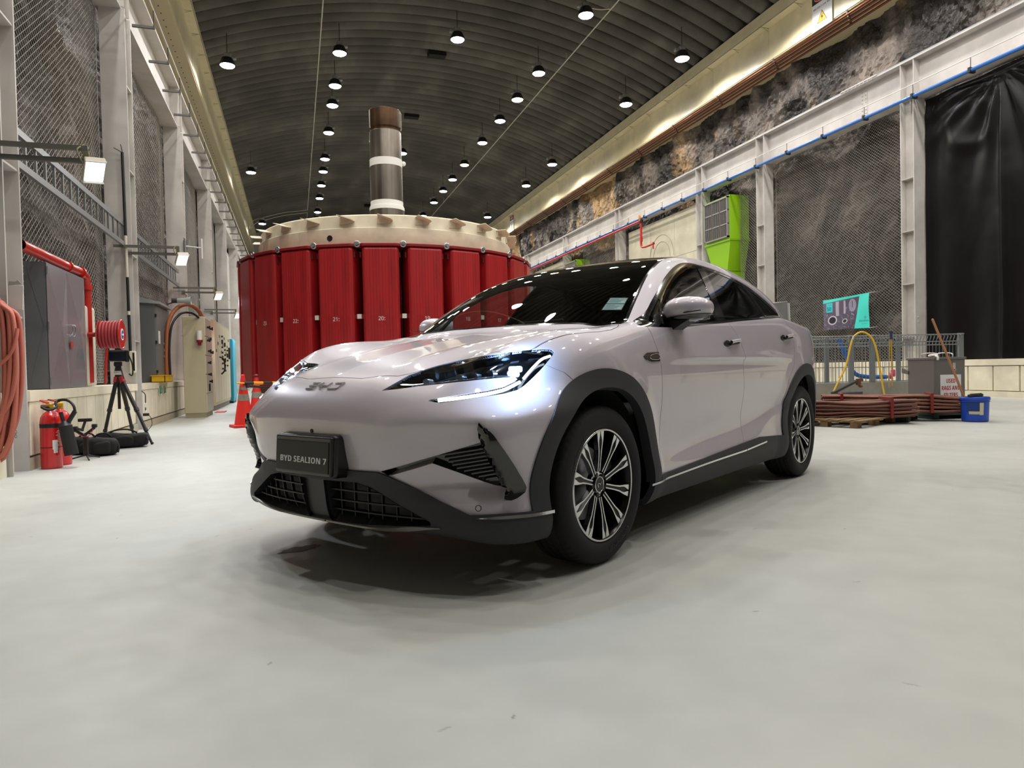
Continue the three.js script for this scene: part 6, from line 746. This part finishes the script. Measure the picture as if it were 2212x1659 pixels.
  // danger signs on the cream beam
  for (const [z, l] of [[-17.4, 'white danger sign with a black and red header at the top of the photo'], [-48.8, 'tiny distant danger sign on the cream beam just above the rotor ring']]) { const o = thing('danger_sign', l, 'sign', [15.375, 11.46, z], -PI / 2);
    const tex = canvasTex(512, 700, (g, w, h) => { g.fillStyle = '#e9eaee'; g.fillRect(0, 0, w, h); g.fillStyle = '#161616'; g.fillRect(0, 0, w, 190); g.fillStyle = '#c01822'; g.beginPath(); g.ellipse(w / 2, 95, 190, 72, 0, 0, 7); g.fill(); g.strokeStyle = '#ffffff'; g.lineWidth = 6; g.stroke(); g.fillStyle = '#fff'; g.textAlign = 'center'; g.font = 'bold 72px sans-serif'; g.fillText('DANGER', w / 2, 120); g.fillStyle = '#1b1b1b'; g.font = 'bold 50px sans-serif'; g.fillText('400 VOLT LIVE BUS', w / 2, 300, 470); g.fillStyle = '#e8c62a'; g.strokeStyle = '#1b1b1b'; g.lineWidth = 12; g.beginPath(); g.moveTo(w / 2, 370); g.lineTo(w / 2 + 120, 575); g.lineTo(w / 2 - 120, 575); g.closePath(); g.fill(); g.stroke(); g.fillStyle = '#1b1b1b'; g.beginPath(); g.moveTo(w / 2 + 14, 420); g.lineTo(w / 2 - 34, 500); g.lineTo(w / 2 - 2, 500); g.lineTo(w / 2 - 16, 562); g.lineTo(w / 2 + 36, 480); g.lineTo(w / 2 + 4, 480); g.closePath(); g.fill(); });
    const m = new THREE.Mesh(new THREE.PlaneGeometry(0.82, 1.1), new THREE.MeshStandardMaterial({ map: tex, roughness: 0.4 })); m.position.z = 0.016; fin(m, 'printed_face', o); new MB().rbox(0.83, 1.11, 0.02, 0.006, 0, 0, 0.004).build('sign_plate', std(0xd5d5d8, 0.4), o); }
  // fence enclosure: galvanised looped-top panels on a concrete kerb
  { const A = V3(9.9, 0.33, -12.66), B = V3(13.70, 0.33, -11.48), dir = B.clone().sub(A).normalize(), L = A.distanceTo(B), GZ = std(0x8f9496, 0.38, 0.75); const o = thing('mesh_fence', 'galvanised loop topped fence on a concrete kerb, right behind the rear of the car', 'fence', [A.x, 0, A.z], -Math.atan2(dir.z, dir.x));
    new MB().span(-0.1, 0, -0.12, 2.9, 0.42, 0.10).build('kerb', std(0x8f8c84, 0.8, 0, { map: rep(grimeTex, 1, 1) }), o); const H0 = 0.30, H1 = 1.42; for (const x of [1.58, 2.04, L - 0.04]) new MB().rbox(0.10, 1.44, 0.08, 0.008, x, 0.72, 0).build('post', std(0x83888a, 0.42, 0.6), o); for (const y of [1.42, 1.27, 1.20, 0.42, 0.34]) new MB().rod([0, y, y === 1.42 ? 0.06 : 0], [L, y, y === 1.42 ? 0.06 : 0], 0.011).build('rail', GZ, o);
    const wg = new MB().tube([[0, H0, 0], [0, 0.8, 0], [0, 1.2, 0], [0.0, 1.30, 0.015], [0.028, 1.42, 0.06], [0.055, 1.38, 0.10], [0.057, 1.28, 0.03], [0.057, 1.2, 0.0]], 0.0055, 22, 5).geo(); for (let x = 0.03; x < L - 0.1; x += 0.072) { const m = new THREE.Mesh(wg, GZ); m.position.x = x; fin(m, 'wire_upright', o); }
    const o2 = thing('mesh_fence', 'second galvanised fence behind the first, its posts showing through', 'fence', [A.x + 0.3, 0, A.z - 1.5], -Math.atan2(dir.z, dir.x)); for (const x of [1.9, 3.6]) new MB().rbox(0.09, 1.44, 0.07, 0.008, x, 0.72, 0).build('post', std(0x7c8183, 0.42, 0.6), o2); for (const y of [1.42, 1.24, 0.4]) new MB().rod([0, y, 0], [L, y, 0], 0.011).build('rail', GZ, o2); for (let x = 0.03; x < L; x += 0.09) { const m = new THREE.Mesh(wg, GZ); m.position.x = x; fin(m, 'wire_upright', o2); } }
  // hoses on the fence
  { const y = thing('yellow_hose', 'yellow hose looped over the fence near the rear of the car', 'hose'); new MB().tube([[10.60, 0.02, -11.85], [10.68, 0.2, -11.92], [10.97, 0.79, -11.86], [11.10, 1.27, -11.84], [11.18, 1.42, -11.83], [11.33, 1.49, -11.78], [11.47, 1.38, -11.70], [11.54, 1.2, -11.66], [11.62, 0.7, -11.62], [11.68, 0.2, -11.58], [11.72, 0.02, -11.55]], 0.019, 90, 8).build('hose', std(0xd0a926, 0.5), y); new MB().cyl(0.03, 0.03, 0.08, 11.15, 1.36, -11.83, 0, 0, -0.4).build('coupling', STEEL, y);
    const b = thing('blue_hose', 'blue hose with a pink end hanging inside the fence', 'hose'); new MB().tube([[11.60, 1.38, -12.74], [11.75, 0.99, -12.69], [11.85, 0.70, -12.65], [11.95, 0.58, -12.6], [12.16, 0.53, -12.56], [12.60, 0.515, -12.42]], 0.048, 60, 10).build('hose', std(0x2560a8, 0.5), b); new MB().at(new THREE.TorusGeometry(0.055, 0.03, 8, 20), 12.70, 0.545, -12.39, 0, 0.6, 0).rbox(0.08, 0.16, 0.08, 0.02, 12.74, 0.60, -12.38).build('pink_wrap', std(0xd8508f, 0.6), b); new MB().cyl(0.03, 0.04, 0.12, 12.63, 0.52, -12.41, 0, 0, PI / 2).build('nozzle', std(0xb8a24a, 0.4, 0.6), b);
    const b2 = thing('blue_hose', 'short blue hose end with a pink wrap just behind the rear wheel of the car', 'hose'); new MB().tube([[10.35, 0.75, -12.9], [10.5, 0.62, -12.9], [10.62, 0.53, -12.9]], 0.045, 24, 10).build('hose', std(0x2560a8, 0.5), b2); new MB().at(new THREE.TorusGeometry(0.055, 0.03, 8, 20), 10.72, 0.50, -12.9, 0, 0.6, 0).build('pink_wrap', std(0xd8508f, 0.6), b2);
    const c = thing('spray_wand', 'thin yellow wand with a dark blue grip hooked over the fence', 'spray wand'); new MB().rod([12.02, 1.35, -11.72], [12.02, 0.35, -11.70], 0.012).rod([11.98, 1.3, -11.72], [11.93, 0.3, -11.7], 0.008).build('wand', std(0xb3902a, 0.5), c); new MB().rod([12.02, 1.50, -11.72], [12.02, 1.33, -11.72], 0.028, 10).build('grip', std(0x222a55, 0.5), c); new MB().tube([[12.02, 1.5, -11.72], [11.98, 1.62, -11.72], [11.93, 1.66, -11.72]], 0.012, 16, 6).build('hook', STEEL, c); }
  // bin for rags
  { const o = thing('waste_bin', 'square steel bin for used rags with a white sign, standing on a dark green skid', 'bin', [9.0, 0, -8.0], -0.13); const S = std(0x7e7c7a, 0.42, 0.6), w = 0.52, d = 0.54; // corner at the origin, two faces toward the camera
    new MB().rbox(w, 0.76, d, 0.01, w / 2, 0.50, -d / 2).build('body', S, o); new MB().rbox(w + 0.03, 0.035, d + 0.03, 0.008, w / 2, 0.895, -d / 2).build('lid', S, o);
    for (const x of [0.14, 0.40]) new MB().tube([[x, 0.91, -0.10], [x, 0.955, -0.10], [x, 0.955, -0.42], [x, 0.91, -0.42]], 0.009, 30, 6).build('lid_handle', std(0xdadbdb, 0.3, 0.5), o);
    const latch = new MB().rbox(0.05, 0.10, 0.015, 0.004, w * 0.62, 0.78, 0.008).at(new THREE.TorusGeometry(0.022, 0.005, 6, 16), w * 0.62, 0.73, 0.018); latch.build('latch', CHROME, o); new MB().ext([[0, 0], [0.13, 0.02], [0.13, 0.10], [0, 0.05]], 0.02, new THREE.Matrix4().makeRotationY(PI / 2).setPosition(-0.01, 0.66, -d + 0.02), 0.004).cyl(0.02, 0.02, 0.03, 0, 0.70, -d - 0.03, 0, 0, PI / 2).build('lifting_lug', S, o);
    new MB().rbox(0.35, 0.46, 0.006, 0.003, 0.27, 0.42, 0.004).build('sign_plate', std(0xe9e9e9, 0.45), o); const RT = std(0xb3242a, 0.6); ['USED', 'RAGS AND', 'FILTERS', 'ONLY'].forEach((s, k) => { const m = new THREE.Mesh(textGeo(s, 0.062, 0.001, 'sans', 0.74), RT); m.position.set(0.27, 0.56 - k * 0.105, 0.008); fin(m, 'sign_lettering', o); });
    const sk = thing('skid', 'dark green steel skid under the rag bin', 'skid', [9.0, 0, -8.0], -0.13); new MB().span(-0.10, 0.06, 0.10, 0.62, 0.12, -0.66).span(-0.08, 0, 0.08, 0.0, 0.06, -0.62).span(0.5, 0, 0.08, 0.58, 0.06, -0.62).build('frame', std(0x1f3a2a, 0.6), sk); new MB().span(-0.02, 0.119, 0.03, 0.55, 0.122, -0.58).build('deck', std(0xa08a50, 0.7), sk);
    const gl = thing('work_glove', 'brown leather glove lying on the lid of the rag bin', 'glove', [9.16, 0.915, -8.20], 0.5); const HG = new MB().at(lumpE(0.12, 0.04, 0.075, 2), 0, 0.02, 0); HG.build('palm', std(0x4d3526, 0.85), gl); for (let k = 0; k < 4; k++) new MB().rod([0.05, 0.018, -0.028 + k * 0.018], [0.105 - Math.abs(k - 1.5) * 0.008, 0.014, -0.036 + k * 0.023], 0.009, 8).build('finger', std(0x4d3526, 0.85), gl); const rg = thing('cleaning_rag', 'crumpled white rag hanging over the front edge of the rag bin lid', 'rag', [9.05, 0.915, -8.06], -0.1); new MB().at(lumpE(0.16, 0.05, 0.10, 5), 0, 0.022, 0).build('rag_heap', std(0xe4e0d8, 0.9), rg); new MB().tube([[-0.01, 0.015, 0.05], [-0.012, 0.0, 0.095], [-0.015, -0.045, 0.10]], 0.016, 16, 8).build('rag_tail', std(0xe4e0d8, 0.9), rg); }
  // bucket with a broom
  { const o = thing('bucket', 'blue plastic bucket with a torn label in front of the rag bin', 'bucket', [9.075, 0, -7.42]); const B = std(0x1c49b5, 0.4); new MB().lathe([[0, 0.004], [0.155, 0.004], [0.162, 0.02], [0.172, 0.30], [0.182, 0.302], [0.184, 0.33], [0.178, 0.345], [0.168, 0.345], [0.152, 0.03], [0, 0.02]], 48).build('pail', B, o); for (const y of [0.285, 0.315]) new MB().at(new THREE.TorusGeometry(0.178, 0.005, 6, 48), 0, y, 0, PI / 2).build('rim_rib', B, o); const lb = (a0, a1, y0, y1, c, r0) => { const P = new THREE.CylinderGeometry(0.1735 + r0, 0.166 + r0, y1 - y0, 20, 1, true, a0, a1 - a0); new MB().at(P, 0, (y0 + y1) / 2, 0).build('label', std(c, 0.7), o); }; lb(-1.55, -0.55, 0.14, 0.28, 0x173a7e, 0.001); lb(-0.55, -0.25, 0.10, 0.27, 0xcfc6a8, 0.0012); lb(-1.3, -0.5, 0.11, 0.15, 0xcfc6a8, 0.0014); new MB().cyl(0.022, 0.022, 0.05, 0.19, 0.15, 0.02, 0, 0, PI / 2).build('handle_pivot', std(0x151515, 0.6), o);
    const br = thing('squeegee', 'black squeegee head lying across the blue bucket', 'squeegee', [9.07, 0.348, -7.40], 0.25); new MB().rbox(0.33, 0.035, 0.06, 0.01, -0.01, 0.018, 0).build('head', std(0x1d1e20, 0.6), br); new MB().rbox(0.30, 0.012, 0.02, 0.004, 0, 0.04, 0).build('blade', std(0x3a3c3e, 0.6), br); const hd = thing('broom_handle', 'wooden handle leaning from the blue bucket against the rag bin', 'broom handle'); new MB().rod([9.03, 0.05, -7.42], [8.90, 1.46, -7.93], 0.0165, 12).build('handle', std(0x9a6b45, 0.6), hd); new MB().at(new THREE.SphereGeometry(0.0168, 12, 8), 8.90, 1.46, -7.93).build('rounded_end', std(0xa87850, 0.6), hd); }
  // copper bundles on a pallet
  { const CU = phys(0x7c5142, 0.45, 0.3), CU2 = phys(0x5f3d33, 0.5, 0.3), r = rng(21);
    const bundle = (label, P0, P1, layers, rows, y0, sag, taper) => { const o = thing('copper_bundle', label, 'copper bars'); const A = V3(...P0), B = V3(...P1), d = B.clone().sub(A), n = V3(-d.z, 0, d.x).normalize(); for (let l = 0; l < layers; l++) for (let k = 0; k < rows; k++) { const P = [], ys = y0 + l * 0.046 + (r() - 0.5) * 0.008, os = (k - (rows - 1) / 2) * 0.06, e0 = (r() - 0.5) * 0.12, e1 = (r() - 0.5) * 0.16; for (let i = 0; i <= 8; i++) { const t = i / 8, p = A.clone().lerp(B, t + (i === 0 ? e0 * 0.3 : i === 8 ? e1 * 0.3 : 0)); const pinch = taper ? 1 - 0.55 * sstep(0.72, 1, t) : 1; p.addScaledVector(n, os * pinch); p.y = ys * (taper ? lerp(1, 0.82 + 0.1 * l / layers, sstep(0.7, 1, t)) : 1) - sag * Math.sin(PI * t) * 0.02 + (r() - 0.5) * 0.008 + (l - layers / 2) * 0.006 * Math.sin(PI * t * 3 + k); P.push([p.x, p.y, p.z]); } const g = new MB().tube(P, 0.0195, 40, 8); g.build('copper_bar', r() > 0.4 ? CU : CU2, o); }
      for (const t of [0.14, 0.78]) { const p = A.clone().lerp(B, t); new MB().box(0.035, layers * 0.05 + 0.03, rows * 0.062 + 0.03, p.x, y0 + layers * 0.023 - 0.02, p.z, 0, -Math.atan2(d.z, d.x), 0).build('clamp', std(0x7c1f1c, 0.6), o); } };
    bundle('front bundle of long copper bars on the wooden pallet', [6.75, 0, -8.30], [8.18, 0, -7.62], 5, 7, 0.135, 1, false); bundle('rear bundle of copper bars held by red clamps, reaching in front of the rag bin', [7.62, 0, -8.72], [9.03, 0, -7.60], 5, 8, 0.17, 0, true);
    const pt = thing('pallet', 'worn wooden pallet under the front bundle of copper bars', 'pallet', [7.38, 0, -8.02], 0.40); const WD = std(0x8d7350, 0.8, 0, { map: rep(grimeTex, 2, 2) }); for (const x of [-0.55, 0, 0.55]) for (const z of [-0.45, 0, 0.4]) new MB().rbox(0.12, 0.07, 0.10, 0.006, x, 0.036, z).build('block', WD, pt); for (const x of [-0.55, 0, 0.55]) new MB().box(0.12, 0.014, 1.0, x, 0.078, 0).build('stringer', WD, pt); for (let k = 0; k < 7; k++) new MB().rbox(1.26, 0.018, 0.10, 0.004, 0, 0.094, -0.45 + k * 0.15).build('plank', WD, pt);
    const cr = thing('dark_crate', 'low dark green crate under the rear bundle of copper bars', 'crate', [8.42, 0, -8.12], 0.6); new MB().rbox(0.85, 0.13, 0.4, 0.01, 0, 0.075, 0).build('crate_body', std(0x17241c, 0.7), cr); for (const x of [-0.35, 0, 0.35]) new MB().box(0.1, 0.14, 0.42, x, 0.07, 0).build('batten', std(0x111a14, 0.7), cr);
    const hk = thing('chain_hoist', 'rusty hook and black bar of a chain hoist behind the copper bars', 'hoist', [9.6, 0.42, -10.3], 0.3); new MB().bar([-0.55, -0.1, 0], [0.25, 0.1, 0], 0.05, 0.04).build('bar', std(0x191a1b, 0.5), hk); new MB().at(new THREE.TorusGeometry(0.07, 0.022, 8, 24, 4.6), 0.38, 0.06, 0, 0, 0, 0.6).rbox(0.12, 0.12, 0.05, 0.015, 0.30, 0.08, 0).build('hook', std(0x6a4429, 0.7, 0.4), hk); new MB().span(-0.4, -0.42, -0.08, 0.3, -0.1, 0.08).build('stand', std(0x3b3c3d, 0.7), hk);
    const gb = thing('grey_trolley_box', 'tall light grey sheet metal box behind the tail of the car', 'metal box', [6.31, 0, -8.01], 0.42); new MB().ext([[-0.34, 0.0], [0.30, 0.0], [0.30, 0.6], [0.21, 1.72], [-0.34, 1.66]], 0.5, new THREE.Matrix4().setPosition(0, 0, -0.5), 0.006).build('box_shell', std(0x8a8b8c, 0.5, 0.2), gb); new MB().bar([0.212, 1.70, 0.012], [0.30, 0.62, 0.012], 0.035, 0.03).build('edge_strip', std(0xd0d1d0, 0.45), gb); new MB().box(0.3, 0.02, 0.015, 0.05, 1.45, 0.012).build('seam', std(0xb5b6b6, 0.5), gb); }
}
function gaussE(x, s) { return Math.exp(-x * x / (2 * s * s)); }
function lumpE(L, H, D, seed) { const g = new THREE.SphereGeometry(1, 28, 18), p = g.attributes.position; for (let i = 0; i < p.count; i++) { const x = p.getX(i), y = p.getY(i), z = p.getZ(i), n = 1 + 0.5 * (fbm(x * 2.2 + seed, y * 2.2, z * 2.2, 3) - 0.5); p.setXYZ(i, x * L / 2 * n, Math.max(y * H / 2 * n, -H / 2), z * D / 2 * n); } g.computeVertexNormals(); return g; }
renderer.render(scene, camera);
